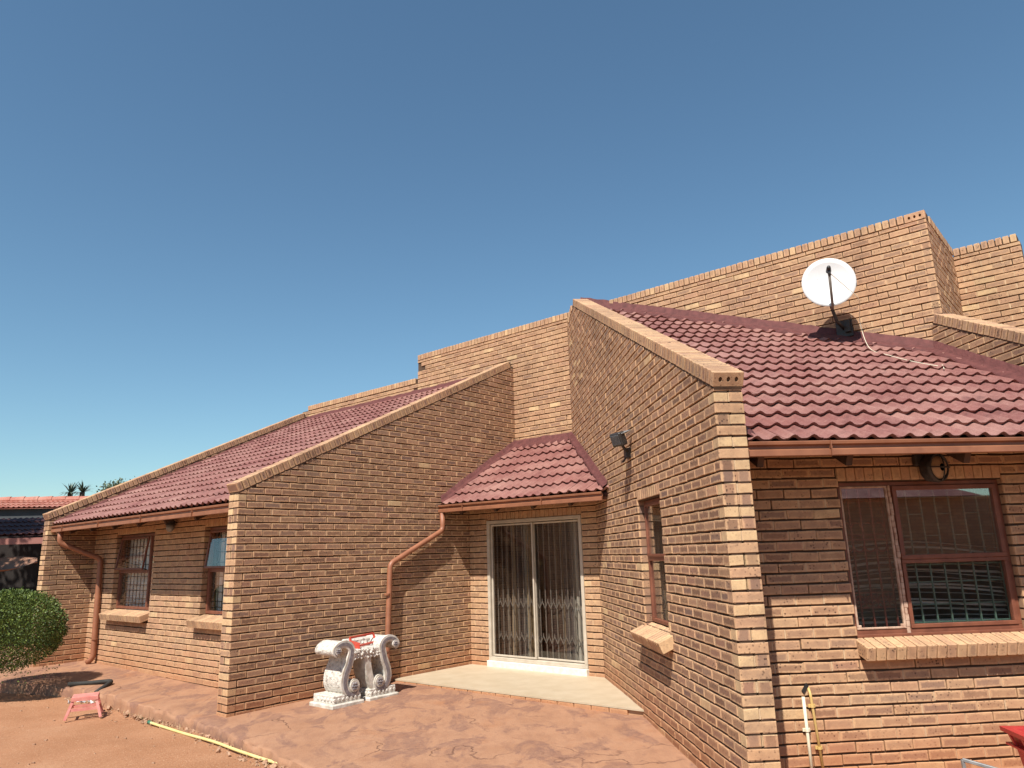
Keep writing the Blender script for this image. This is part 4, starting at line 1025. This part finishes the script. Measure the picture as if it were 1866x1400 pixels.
# bulkhead lamp under the right eave
lp = thing('wall_lamp', 'round caged bulkhead lamp under the eave above the large window', 'lamp', Vector((4.02, YW, 2.25)))
c = Vector((4.02, YW - .06, 2.355)); mb = MB(); ax = Vector((.35, -1, -.05)).normalized()
e1_ = ax.cross(Z).normalized(); e2_ = e1_.cross(ax)
ring = lambda r_, o: [c + ax * o + (e1_ * math.cos(t) + e2_ * math.sin(t)) * r_ for t in [2 * math.pi * k / 28 for k in range(29)]]
mb.strip([ring(.115, -.05), ring(.125, .02), ring(.120, .05), ring(.103, .055), ring(.100, .03)]); mb.build('rim', M_BLACK, lp, smooth=True, attrs=False)
mb = MB(); mb.strip([[c + ax * (.03 + .05 * math.cos(q * math.pi / 10)) + (e1_ * math.cos(t) + e2_ * math.sin(t)) * (.100 * math.sin(q * math.pi / 10)) for t in [2 * math.pi * k / 20 for k in range(21)]] for q in range(1, 6)]); mb.build('lamp_glass', noisy('frosted_glass', (.34, .22, .13), (.40, .27, .16), 10, .3), lp, smooth=True, attrs=False)
mb = MB()
for dv in (e1_, e2_): mb.tube([c + dv * (.115 * math.cos(t)) + ax * (.045 + .05 * math.sin(t)) for t in [math.pi * k / 10 for k in range(11)]], .006, 6)
mb.build('cage', M_BLACK, lp, smooth=True, attrs=False)
mb = MB(); mb.box(c + Vector((-.10, .03, .07)), X * .05, Y * .03, Z * .05, bev=.01); mb.build('junction_box', M_BLACK, lp, attrs=False)
lp = thing('wall_lamp', 'small dark lamp under the left eave between the two windows', 'lamp', UV(UWA, 11.55, 2.26))
c = UV(UWA - .09, 11.55, 2.36); mb = MB(); mb.tube([c + Z * .08 + Ld * .08, c + Z * .06], .014, 8); mb.tube([c + Z * .07, c + Z * .04, c - Z * .02], [.02, .07, .075], 14); mb.build('lamp_holder', M_BLACK, lp, attrs=False)
mb = MB(); mb.tube([c - Z * .02, c - Z * .07, c - Z * .11, c - Z * .13], [.06, .062, .045, .01], 12); mb.build('lamp_glass', M_GREY, lp, smooth=True, attrs=False)
# two pipes on wall W
def wall_pipe(pts, m, label, rad, clips):
    t_ = thing('conduit_pipe', label, 'pipe', pts[-1]); mb = MB(); mb.tube(arc_path(pts, .03), rad, 10); mb.build('pipe', m, t_, smooth=True, attrs=False)
    for z in clips:
        i = 0; a, b = pts[-2], pts[-1]; f = (z - a.z) / (b.z - a.z); c_ = a.lerp(b, f); m2 = MB(); m2.tube([c_ - Z * .01, c_ + Z * .01], rad + .006, 10); m2.box(c_ + Y * .015, X * (rad + .016), Y * .006, Z * .012); m2.build('clip', m, t_, attrs=False)
wall_pipe([Vector((2.675, YW - .03, .60)), Vector((2.68, YW - .03, -.02))], M_WHITEPL, 'white plastic pipe clipped to the brick wall left of the yellow one', .0125, (.36,))
wall_pipe([Vector((2.74, YW + .01, .66)), Vector((2.735, YW - .03, .62)), Vector((2.775, YW - .03, -.02))], M_YELLPL, 'yellowed plastic pipe clipped to the brick wall right of the white one', .011, (.53, .23))
simple(lambda mb: mb.box(Vector((2.71, YW - .002, .655)), (X * .022 + Z * .03), Y * .004, (Z * .012 - X * .008)), 'pipe_hole_shade', M_VOID, walls['W'])  # thin near-black chip, painted as the shade inside the hole

# ornate concrete bench
BO = UV(5.98, 7.80, .045)
def BP_(s, t, z): return BO + Ld * s - Ad * t + Z * z       # s along the wall, t towards the viewer
bench = thing('garden_bench', 'ornate white concrete bench with scrolled arms beside the long wall', 'bench', BO)
for (s_, m_) in ((-.30, 0), (.24, 1)):
    mb = MB(); mb.box(BP_(s_, .06, .025), Ld * .235, Ad * .235, Z * .028, bev=.012); mb.build('base_slab', M_URNW, bench, attrs=False)
    mb = MB(); mb.box(BP_(s_ + .01, .05, .095), Ld * .20, Ad * .20, Z * .045, bev=.008)
    for k in range(7):
        mb.tube([BP_(s_ - .17 + .06 * k, .245, .095), BP_(s_ - .17 + .06 * k, .258, .095)], [.024, .012], 8)
    for k in range(5): mb.tube([BP_(s_ - .19, -.045 + .065 * k, .095), BP_(s_ - .203, -.045 + .065 * k, .095)], [.024, .012], 8)
    mb.build('plinth', M_URN, bench, attrs=False)
def scroll(sgn):
    """an S of cement: volute at the arm, sweeping down to a volute at the foot"""
    p = [(-.40, .74), (-.432, .762), (-.435, .80), (-.405, .845), (-.35, .878), (-.28, .880), (-.225, .850), (-.195, .80), (-.190, .74), (-.205, .67), (-.245, .58), (-.295, .49), (-.330, .40), (-.335, .31), (-.300, .225), (-.235, .170), (-.16, .158), (-.095, .180), (-.060, .230), (-.062, .285), (-.100, .325), (-.150, .325), (-.178, .290)]
    p = [(-.235 + (a + .19) * (.98 if b > .6 else .66), b * .80) for a, b in p]
    return [(sgn * a, b) for a, b in p]
for sgn, off in ((1, 0), (-1, 0)):
    path = scroll(sgn); dense = []
    for i in range(len(path) - 1):
        p0_, p1_, p2_, p3_ = [Vector((*path[max(0, min(len(path) - 1, j))], 0)) for j in (i - 1, i, i + 1, i + 2)]
        for k in range(3):
            t = k / 3; dense.append(.5 * ((2 * p1_) + (p2_ - p0_) * t + (2 * p0_ - 5 * p1_ + 4 * p2_ - p3_) * t * t + (3 * p1_ - p0_ - 3 * p2_ + p3_) * t ** 3))
    dense.append(Vector((*path[-1], 0)))
    def ribbon(w0, w1, th, extra=0.0):
        secs = []
        for i, p in enumerate(dense):
            tn = (dense[min(i + 1, len(dense) - 1)] - dense[max(i - 1, 0)]).normalized(); nr = Vector((-tn.y, tn.x, 0))
            f = .55 + .45 * math.sin(math.pi * min(1, i / (len(dense) - 1) * 1.0)); h = th * f
            a, b = p + nr * h, p - nr * h
            secs.append([BP_(a.x + off, w1, a.y), BP_(a.x + off, w0, a.y), BP_(b.x + off, w0, b.y), BP_(b.x + off, w1, b.y)])
        return secs
    mb = MB(); mb.strip(ribbon(-.13, .23, .036), closed=True); arm = mb.build('scroll_arm', M_URN, bench, attrs=False)
    mb = MB(); mb.strip(ribbon(.225, .250, .050), closed=True); mb.build('scroll_edge', M_URNW, arm, attrs=False)
    mb = MB(); mb.strip(ribbon(.24, .256, .022), closed=True); mb.build('scroll_groove', M_URNS, arm, attrs=False)
    for (cx, cz, r_) in ((-.439, .632, .046), (-.192, .214, .066)):
        mb = MB(); q0 = BP_(sgn * cx + off, -.14, cz); q1 = BP_(sgn * cx + off, .262, cz)
        mb.tube([q0, q1], r_, 18); mb.build('volute', M_URNW, arm, attrs=False)
        mb = MB(); cc = BP_(sgn * cx + off, .262, cz)
        for k in range(6): t = k * math.pi / 3; mb.tube([cc + (Ld * math.cos(t) + Z * math.sin(t)) * r_ * .5, cc + (Ld * math.cos(t) + Z * math.sin(t)) * r_ * .5 - Ad * .012], [r_ * .26, r_ * .12], 8)
        mb.tube([cc, cc - Ad * .016], [r_ * .25, r_ * .14], 8); mb.build('rosette', M_URNS, arm, attrs=False)
mb = MB(); mb.strip([[BP_(.08 - .03 * q + .13 * (q / 8) ** 2, .235, .14 + .058 * q), BP_(.17 - .03 * q + .13 * (q / 8) ** 2, .235, .14 + .058 * q), BP_(.17 - .03 * q + .13 * (q / 8) ** 2, -.02, .14 + .058 * q), BP_(.08 - .03 * q + .13 * (q / 8) ** 2, -.02, .14 + .058 * q)] for q in range(9)], closed=True); mb.build('support', M_URNW, bench, attrs=False)
mb = MB(); mb.box(BP_(.0, .09, .585), Ld * .215, Ad * .15, Z * .045, bev=.018)
for k in range(26):
    s_ = rnd.uniform(-.2, .24); z = .585 + rnd.uniform(-.03, .035); t_ = rnd.uniform(.235, .25); r_ = rnd.uniform(.014, .03)
    mb.tube([BP_(s_, t_ - .02, z), BP_(s_ + rnd.uniform(-.03, .03), t_ + .012, z + rnd.uniform(-.01, .01))], [r_, r_ * .4], 7)
for k in range(9): mb.tube([BP_(-.2 + .05 * k, .21, .54), BP_(-.175 + .05 * k, .24, .51 + .012 * (k % 2))], [.03, .015], 7)
seat = mb.build('seat', M_URN, bench, attrs=False)
mb = MB(); mb.box(BP_(.04, -.04, .655), Ld * .20, Ad * .05, Z * .07, bev=.02)
for k in range(14): mb.tube([BP_(-.13 + .026 * k, 0.01, .655 + rnd.uniform(-.04, .04)), BP_(-.13 + .026 * k, .035, .655 + rnd.uniform(-.03, .03))], [.026, .01], 7)
mb.build('back_panel', M_URN, bench, attrs=False)
rf = thing('metal_frame', 'red metal frame lying across the seat of the white concrete bench', 'frame', BP_(.03, .05, .76))  # loose red metal frame, use unknown
fr = [BP_(-.17, .16, .64), BP_(.27, .07, .665), BP_(.25, .04, .765), BP_(-.18, .13, .755)]
for a, b in ((0, 1), (1, 2), (2, 3), (3, 0)): simple(lambda mb: mb.bar(fr[a], fr[b], .022, .022), 'bar', M_REDMETAL, rf)
simple(lambda mb: (mb.bar(BP_(-.175, .14, .70), BP_(-.09, .21, .665), .03, .05), mb.bar(BP_(-.17, .16, .645), BP_(-.10, .23, .635), .03, .03)), 'bracket', M_REDMETAL, rf)

# pink step stool on the soil
stool = thing('step_stool', 'small faded pink step stool standing on the red soil', 'stool', (-4.62, 10.35, -.05))
SO = Vector((-4.70, 10.22, -.085)); sx = Vector((.93, .36, 0)).normalized(); sy = Vector((-.36, .93, 0)).normalized()
Q = lambda a, b, z: SO + sx * (a * 1.05) + sy * b + Z * (z * .78)
for i in (-1, 1):
    for j in (-1, 1): simple(lambda mb: mb.bar(Q(i * .185, j * .17, 0), Q(i * .115, j * .10, .30), .030, .024, up=sy), 'leg', M_PINK, stool)
for j in (-1, 1): simple(lambda mb: mb.bar(Q(-.16, j * .135, .135), Q(.16, j * .135, .135), .018, .034), 'rail', M_PINK, stool)
for i in (-1, 1): simple(lambda mb: mb.bar(Q(i * .15, -.135, .15), Q(i * .15, .135, .15), .018, .03), 'rail', M_PINK, stool)
for k in range(3): simple(lambda mb: mb.box(Q(0, -.10 + .10 * k, .31), sx * .145, sy * .024, Z * .012, bev=.004), 'seat_slat', M_PINK, stool)
simple(lambda mb: (mb.bar(Q(-.14, -.125, .285), Q(.14, -.125, .285), .016, .04), mb.bar(Q(-.14, .125, .285), Q(.14, .125, .285), .016, .04)), 'apron', M_PINK, stool)
# dark elbow pipe and litter behind the stool
mb = MB(); pz = lambda x, y, h: Vector((x, y, pave_z(x, y) + h)); mb.tube(arc_path([pz(-5.6, 11.62, .02), pz(-5.35, 11.62, .025), pz(-4.98, 11.60, .045), pz(-4.98, 11.12, -.02)], .08), .030, 12)
tag(mb.build('drain_pipe', M_DARKPIPE, None, smooth=True, attrs=False), 'dark bent plastic pipe lying behind the pink stool', 'pipe')
mb = MB()
for k in range(7):
    p = Vector((-5.15 + .05 * k + rnd.uniform(-.02, .02), 10.86 + rnd.uniform(-.05, .05), -.02)); r_ = rnd.uniform(.03, .055)
    q = [p + Vector((rnd.uniform(-1, 1), rnd.uniform(-1, 1), rnd.uniform(-.4, .8))) * r_ for _ in range(5)]; mb.mesh(q, [(0, 1, 2), (0, 2, 3), (0, 3, 4), (1, 2, 4), (1, 3, 4)])
tag(mb.build('plastic_bag', M_WHITE, None, attrs=False), 'crumpled white plastic bag scrap left of the pink stool', 'litter')
# hose
hp = [(-3.62, 9.52), (-3.45, 9.33), (-3.0, 8.86), (-2.55, 8.40), (-2.15, 7.94), (-1.8, 7.58), (-1.45, 7.22), (-1.1, 6.84), (-.8, 6.3), (-.7, 5.6), (-.9, 4.6)]
hp3 = [Vector((x, y, -.062 + .012 * noise.noise(Vector((x * 2, y, 0))))) for x, y in hp]; hd = []
for i in range(len(hp3) - 1):
    p0_, p1_, p2_, p3_ = [hp3[max(0, min(len(hp3) - 1, j))] for j in (i - 1, i, i + 1, i + 2)]
    for k in range(6):
        t = k / 6; hd.append(.5 * ((2 * p1_) + (p2_ - p0_) * t + (2 * p0_ - 5 * p1_ + 4 * p2_ - p3_) * t * t + (3 * p1_ - p0_ - 3 * p2_ + p3_) * t ** 3))
hose = thing('garden_hose', 'pale yellow garden hose along the broken paving edge', 'hose', hp3[0])
mb = MB(); mb.tube(hd, .0145, 10); mb.build('tube', M_HOSE, hose, smooth=True, attrs=False)
mb = MB(); mb.tube([hd[0] + (hd[0] - hd[1]).normalized() * .05, hd[0] + (hd[1] - hd[0]).normalized() * .03], .019, 10); mb.build('connector', noisy('green_plastic', (.03, .13, .08), (.05, .18, .11), 20), hose, smooth=True, attrs=False)
# red bin, bottom right
bn = thing('plastic_crate', 'red plastic crate with a wide rim in front of the window wall', 'crate', (4.1, 4.95, 0))
cz0, cz1 = -.03, .455; bc = Vector((4.12, 4.98, 0)); bx = Vector((.98, -.2, 0)).normalized(); by = Vector((.2, .98, 0)).normalized()
rect = lambda hx, hy, z: [bc + bx * i * hx + by * j * hy + Z * z for i, j in ((-1, -1), (1, -1), (1, 1), (-1, 1))]
mb = MB(); mb.strip([s_ + [s_[0]] for s_ in (rect(.235, .17, cz0), rect(.30, .22, .40), rect(.305, .225, .455), rect(.285, .205, .455), rect(.215, .15, .01))]); mb.face(rect(.235, .17, cz0)[::-1]); mb.face(rect(.215, .15, .01)); mb.build('body', M_RED, bn, attrs=False)
mb = MB(); mb.strip([s_ + [s_[0]] for s_ in (rect(.298, .218, .345), rect(.335, .255, .345), rect(.335, .255, .36), rect(.306, .226, .362))]); mb.build('collar', M_RED, bn, attrs=False)
mb = MB(); mb.strip([s_ + [s_[0]] for s_ in (rect(.303, .223, .425), rect(.350, .27, .43), rect(.352, .272, .46), rect(.29, .21, .462), rect(.286, .206, .44))]); mb.build('rim', M_RED, bn, attrs=False)
for i in (-1, -.33, .33, 1):
    for j in (-1, 1): simple(lambda mb: mb.bar(bc + bx * .24 * i + by * j * .235 + Z * .36, bc + bx * .25 * i + by * j * .262 + Z * .43, .012, .03, up=bx), 'rib', M_RED, bn)
for j in (-.8, 0, .8):
    for i in (-1, 1): simple(lambda mb: mb.bar(bc + by * .20 * j + bx * i * .315 + Z * .36, bc + by * .21 * j + bx * i * .342 + Z * .43, .012, .03, up=by), 'rib', M_RED, bn)
stf = MB()
for k in range(30): c_ = bc + bx * rnd.uniform(-.22, .22) + by * rnd.uniform(-.14, .14) + Z * rnd.uniform(.33, .37); r_ = rnd.uniform(.03, .05); stf.box(c_, Vector((r_, r_ * .3, 0)), Vector((-r_ * .3, r_, 0)), Vector((0, .2 * r_, r_ * .7)), bev=.008)
gr_ = stuff(stf.build('rubble', noisy('grey_rubble', (.26, .23, .2), (.40, .36, .31), 20), None, attrs=False)); gr_['label'] = 'grey rubble filling the red plastic crate'
gf = thing('metal_rail', 'thin grey metal rail frame standing left of the red crate', 'rail', (3.65, 5.45, 0))
gp = [Vector((3.60, 5.42, 0)), Vector((3.585, 5.42, .225)), Vector((3.80, 5.22, .175)), Vector((3.82, 5.22, 0))]
for a, b in ((0, 1), (1, 2), (2, 3)): simple(lambda mb: mb.bar(gp[a], gp[b], .022, .022, bev=.003), 'bar', M_GREY, gf)

# clipped round bush
def leaf_quad(mb, p, d, up, l_, w_, r_):
    s_ = d.cross(up)
    if s_.length < 1e-3: s_ = d.cross(X)
    s_.normalize(); mb.mesh([p, p + d * l_ * .5 + s_ * w_, p + d * l_, p + d * l_ * .5 - s_ * w_], [(0, 1, 2, 3)], (r_, 0, 0))
bush = thing('round_bush', 'clipped round green bush on a bare stem by the far pier', 'bush', (-6.9, 11.72, 0))
BC = Vector((-6.50, 11.6, .86)); mb = MB(); rb = random.Random(3)
for k in range(38000):
    d = Vector((rb.gauss(0, 1), rb.gauss(0, 1), rb.gauss(0, 1))).normalized()
    lump = 1 + .055 * noise.noise(d * 3.2) + .045 * noise.noise(d * 7 + Vector((3, 0, 0)))
    rad = (rb.random() ** .22) if k % 4 else (rb.uniform(.93, 1.035))
    r3 = Vector((.715, .715, .575)) * lump * rad
    p = BC + Vector((d.x * r3.x, d.y * r3.y, d.z * r3.z * (1 if d.z > 0 else .92)))
    if d.z < -.55 and rb.random() < .5: continue
    dd = (d + Vector((rb.gauss(0, .7), rb.gauss(0, .7), rb.gauss(.2, .7)))).normalized()
    leaf_quad(mb, p, dd, Vector((rb.gauss(0, 1), rb.gauss(0, 1), rb.gauss(0, 1))), rb.uniform(.020, .036), rb.uniform(.007, .011), min(1, max(0, rb.gauss(.35, .28))))
for k in range(45):          # straggling shoots below
    a = rb.uniform(0, 6.28); r_ = rb.uniform(.25, .6); p = BC + Vector((r_ * math.cos(a), r_ * math.sin(a), -.47 - .10 * rb.random()))
    for q in range(7): leaf_quad(mb, p + Vector((rb.gauss(0, .05), rb.gauss(0, .05), rb.gauss(-.04, .05))), Vector((rb.gauss(0, 1), rb.gauss(0, 1), rb.gauss(-.3, .6))).normalized(), Z, .038, .011, rb.random() * .8)
mb.build('foliage', M_LEAF, bush)
mb = MB(); base = Vector((-7.02, 11.55, .0))
mb.tube([base - Z * .08, base + Vector((.05, 0, .10)), base + Vector((.20, .02, .30)), BC + Vector((-.1, 0, -.1))], [.045, .036, .03, .015], 8)
for k in range(9):
    a = rb.uniform(0, 6.28); mb.tube([base + Vector((.13, -.02, .26)), BC + Vector((.3 * math.cos(a), .3 * math.sin(a), -.3)), BC + Vector((.55 * math.cos(a), .55 * math.sin(a), rb.uniform(-.2, .3)))], [.02, .013, .006], 6)
mb.build('trunk', M_BARK, bush, smooth=True, attrs=False)

# ------------------------------------------------------------------ neighbours beyond the left wall
nb = thing('neighbour_house', 'orange tiled house with a dark grey gable behind the left wing', 'house', (-12, 25, 0))
def npt(px, py, y):   # a place on the plane at this distance, measured once from the photograph
    d = FW + RT * ((px - 933) / FPX) - UP * ((py - 700) / FPX); return CAM + d * (y / d.y)
q = Vector((1, .12, 0)).normalized(); nn = Vector((-.12, 1, 0)).normalized()
rb0 = Vector((-21, 24.0, 3.62)); e2n = (nn * .92 + Z * .30).normalized()
OT2 = [tile_mesh((rnd.random(), 0, 0), .305, .40).data('roof_tile', M_TILE2, (0, 0, 0)) for _ in range(4)]
mb = MB(); mb.mesh([rb0 - e2n * .02, rb0 + q * 13, rb0 + q * 13 + e2n * 1.02, rb0 + e2n * 1.02, ], [(0, 1, 2, 3)]); nr_ = mb.build('roof', M_TILE2, nb)
for j in range(3):
    for i in range(43):
        o = rb0 + q * (.30 * i) + e2n * (.32 * j) + Z * .015
        pp = proj(o)
        if not pp or pp[0] < -140 or pp[0] > 220: continue
        place('roof_tile', rnd.choice(OT2), o, nr_, frame_quat(q, e2n, q.cross(e2n)))
for i in range(32):
    a = rb0 + q * (.42 * i) + e2n * 1.0 + Z * .03
    pp = proj(a)
    if not pp or pp[0] < -140 or pp[0] > 220: continue
    simple(lambda mb: mb.tube([a, a + q * .44 + Z * .012], [.11, .125], 10), 'ridge_tile', M_TILE2, nr_)
mb = MB(); mb.box(rb0 + q * 6.5 + nn * .25 - Z * 1.9, q * 6.6, nn * .12, Z * 1.93); mb.build('wall', M_GREYWALL, nb, attrs=False)
cp = thing('carport', 'carport with shade-darkened tiles and a pink beam left of the far pier', 'carport', (-12, 20, 0))
e2c = (Vector((.05, 1, 0)).normalized() * .93 + Z * .36).normalized(); qc = Vector((1, -.05, 0)).normalized(); c0 = Vector((-19.0, 19.6, 2.52)) 
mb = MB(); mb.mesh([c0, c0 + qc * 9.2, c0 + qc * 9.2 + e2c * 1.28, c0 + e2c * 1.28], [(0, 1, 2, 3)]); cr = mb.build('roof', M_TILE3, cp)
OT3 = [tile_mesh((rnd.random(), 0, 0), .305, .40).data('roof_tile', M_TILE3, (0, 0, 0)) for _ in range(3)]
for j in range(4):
    for i in range(31):
        o = c0 + qc * (.30 * i) + e2c * (.32 * j) + Z * .02; pp = proj(o)
        if not pp or pp[0] < -120 or pp[0] > 150: continue
        place('roof_tile', rnd.choice(OT3), o, cr, frame_quat(qc, e2c, qc.cross(e2c)))
simple(lambda mb: mb.bar(c0 + Z * -.12 + qc * 0, c0 + qc * 9.2 + Z * -.12, .10, .15), 'beam', M_BEAM, cp)
for i in (0, 4.6, 9.1): simple(lambda mb: mb.bar(c0 + qc * i - Z * .15 + Y * .1, c0 + qc * i - Z * 2.6 + Y * .1, .11, .11, up=Y), 'post', M_BEAM, cp)
simple(lambda mb: mb.box(c0 + qc * 4.6 + Y * 2.6 - Z * 1.2, qc * 4.7, Y * .1, Z * 1.45), 'wall', M_VOID, cp)  # near-black back wall, painted as the dark under the carport
simple(lambda mb: mb.box(c0 + qc * 9.15 + Y * 1.4 - Z * 1.2, qc * .08, Y * 1.3, Z * 1.4), 'wall', M_VOID, cp)  # near-black side wall, painted as the same dark
wq = npt(57, 1012, 22.05)
cw = simple(lambda mb: [mb.box(wq + qc * a - Z * b, qc * c_, Y * .03, Z * d_) for a, b, c_, d_ in ((0, .17, .45, .02), (0, -.17, .45, .02), (-.43, 0, .02, .17), (.43, 0, .02, .17))], 'window', M_WHITE, cp)
simple(lambda mb: mb.box(wq + Y * .01, qc * .42, Y * .01, Z * .16), 'pane', noisy('blue_glass', (.02, .03, .06), (.03, .045, .085), 4, .15), cw)
mb = MB(); secs = []
for k in range(15):
    t = k / 14; secs.append([npt(-70 + 138 * t, 1017 + 3 * math.sin(t * 6), 19.4), npt(-70 + 138 * t, 1026 + (16 * math.sin(math.pi * min(1, t * 1.02)) ** 1.5 if t < .98 else 0), 19.0), npt(-72 + 140 * t, 1024 + 15 * math.sin(math.pi * t), 18.6)])
mb.strip(secs); tag(mb.build('shade_cloth', M_CLOTH, None, smooth=True, attrs=False), 'sagging brown cloth strung under the dark carport', 'cloth')
# aloes and a tree behind the orange roof
for ai, (px, py, lab) in enumerate(((128, 899, 'dark spiky aloe left of its twin above the orange roof'), (150, 897, 'dark spiky aloe right of its twin above the orange roof'))):
    hb = npt(px, py, 28.0); al = thing('aloe_plant', lab, 'plant', (hb.x, hb.y, -.05), 'aloes behind the orange roof'); mb = MB(); ra = random.Random(ai + 5)
    for k in range(34):
        a = ra.uniform(0, 6.28); el = ra.uniform(-.25, 1.25); d = Vector((math.cos(a) * math.cos(el), math.sin(a) * math.cos(el), math.sin(el))); l_ = ra.uniform(.36, .56)
        p0_ = hb + d * .03; p1_ = hb + d * l_ * .55 + Z * .03; p2_ = hb + d * l_ - Z * .07 * (1 - math.sin(max(el, 0))); s_ = d.cross(Z).normalized() * .035
        mb.mesh([p0_ - s_, p0_ + s_, p1_ + s_ * .7, p1_ - s_ * .7, p2_], [(0, 1, 2, 3), (3, 2, 4)], (ra.random(), 0, 0))
    mb.build('leaves', M_ALOE, al)
    mb = MB(); mb.tube([Vector((hb.x, hb.y, -.1)), Vector((hb.x + .05, hb.y, 2)), hb], [.14, .12, .09], 8); mb.build('trunk', M_BARK, al, smooth=True, attrs=False)
def tree(name, label, base, crown, radii, nleaf, seed, m=M_LEAF2, leaf=.09, wisps=0):
    t_ = thing(name, label, 'tree', base); rt = random.Random(seed); mb = MB(); br = []
    for k in range(26):
        d = Vector((rt.gauss(0, 1), rt.gauss(0, 1), rt.gauss(.3, .8))).normalized(); br.append(crown + Vector((d.x * radii.x, d.y * radii.y, d.z * radii.z)) * rt.uniform(.45, 1.0))
    for k in range(nleaf):
        c_ = rt.choice(br); sp = min(radii) * .26; p = c_ + Vector((rt.gauss(0, sp), rt.gauss(0, sp), rt.gauss(0, sp * .8)))
        leaf_quad(mb, p, Vector((rt.gauss(0, 1), rt.gauss(0, 1), rt.gauss(.2, 1))).normalized(), Vector((rt.gauss(0, 1), rt.gauss(0, 1), 1)), leaf * rt.uniform(.7, 1.3), leaf * .22, rt.random())
    mb.build('crown', m, t_)
    mb = MB(); mb.tube([base, base.lerp(crown, .5) + Vector((.1, 0, 0)), crown], [.16, .11, .05], 8)
    for b_ in br[:16]: mb.tube([base.lerp(crown, rt.uniform(.55, .9)), b_], [.04, .012], 5)
    mb.build('trunk', M_BARK, t_, smooth=True, attrs=False)
tc = npt(208, 893, 30); tree('tree', 'soft green treetop showing above the far raking wall', Vector((tc.x, tc.y, -.05)), tc - Z * .25, Vector((.75, .75, .55)), 2600, 4, leaf=.12)
tree('tree', 'unseen broad tree added to cast shade on the carport', Vector((-17.5, 16.0, -.05)), Vector((-14.9, 16.2, 6.9)), Vector((3.4, 3.0, 1.3)), 16000, 9, M_LEAF, .22)  # unseen tree, added left of the view to throw shade on the carport

# ------------------------------------------------------------------ the outbuilding opposite, which the large window mirrors
def back_brick():
    m, n, l, b = mat('plain_brick', rough=.9); g = G(m); bt = n.new('ShaderNodeTexBrick'); bt.inputs['Scale'].default_value = 1; bt.inputs['Brick Width'].default_value = .232; bt.inputs['Row Height'].default_value = .085; bt.inputs['Mortar Size'].default_value = .007
    bt.inputs['Color1'].default_value = (.42, .24, .14, 1); bt.inputs['Color2'].default_value = (.34, .17, .10, 1); bt.inputs['Mortar'].default_value = (.22, .15, .10, 1)
    s_ = g.sep(g.pos()); cb = n.new('ShaderNodeCombineXYZ'); l.new(s_[0], cb.inputs[0]); l.new(s_[2], cb.inputs[1]); l.new(cb.outputs[0], bt.inputs['Vector']); l.new(bt.outputs['Color'], b.inputs['Base Color']); return m
ob = thing('outbuilding', 'brick outbuilding with a hipped tile roof mirrored in the large window', 'outbuilding', (7, -6.2, 0))
mb = MB(); mb.box(Vector((7, -7.6, 1.4)), X * 6.0, Y * 1.6, Z * 1.5); mb.build('wall', back_brick(), ob, attrs=False)
mb = MB(); mb.mesh([Vector((.7, -5.7, 2.86)), Vector((13.3, -5.7, 2.86)), Vector((13.3, -9.5, 2.86)), Vector((.7, -9.5, 2.86)), Vector((2.4, -7.6, 3.75)), Vector((11.6, -7.6, 3.75))], [(0, 1, 5, 4), (1, 2, 5), (2, 3, 4, 5), (3, 0, 4), (0, 3, 2, 1)]); mb.build('roof', M_TILE, ob)

gw = thing('garden_wall', 'plain brick garden wall beyond the outbuilding mirrored in the large window', 'wall', (17, -8, 0))
mb = MB(); mb.box(Vector((19, -8.2, 1.25)), X * 6.0, Y * .12, Z * 1.65); mb.build('wall', bpy.data.materials['plain_brick'], gw, attrs=False)
mb = MB(); mb.box(Vector((19, -8.2, 2.95)), X * 6.03, Y * .15, Z * .05, bev=.01); mb.build('coping', M_BRICK, gw)
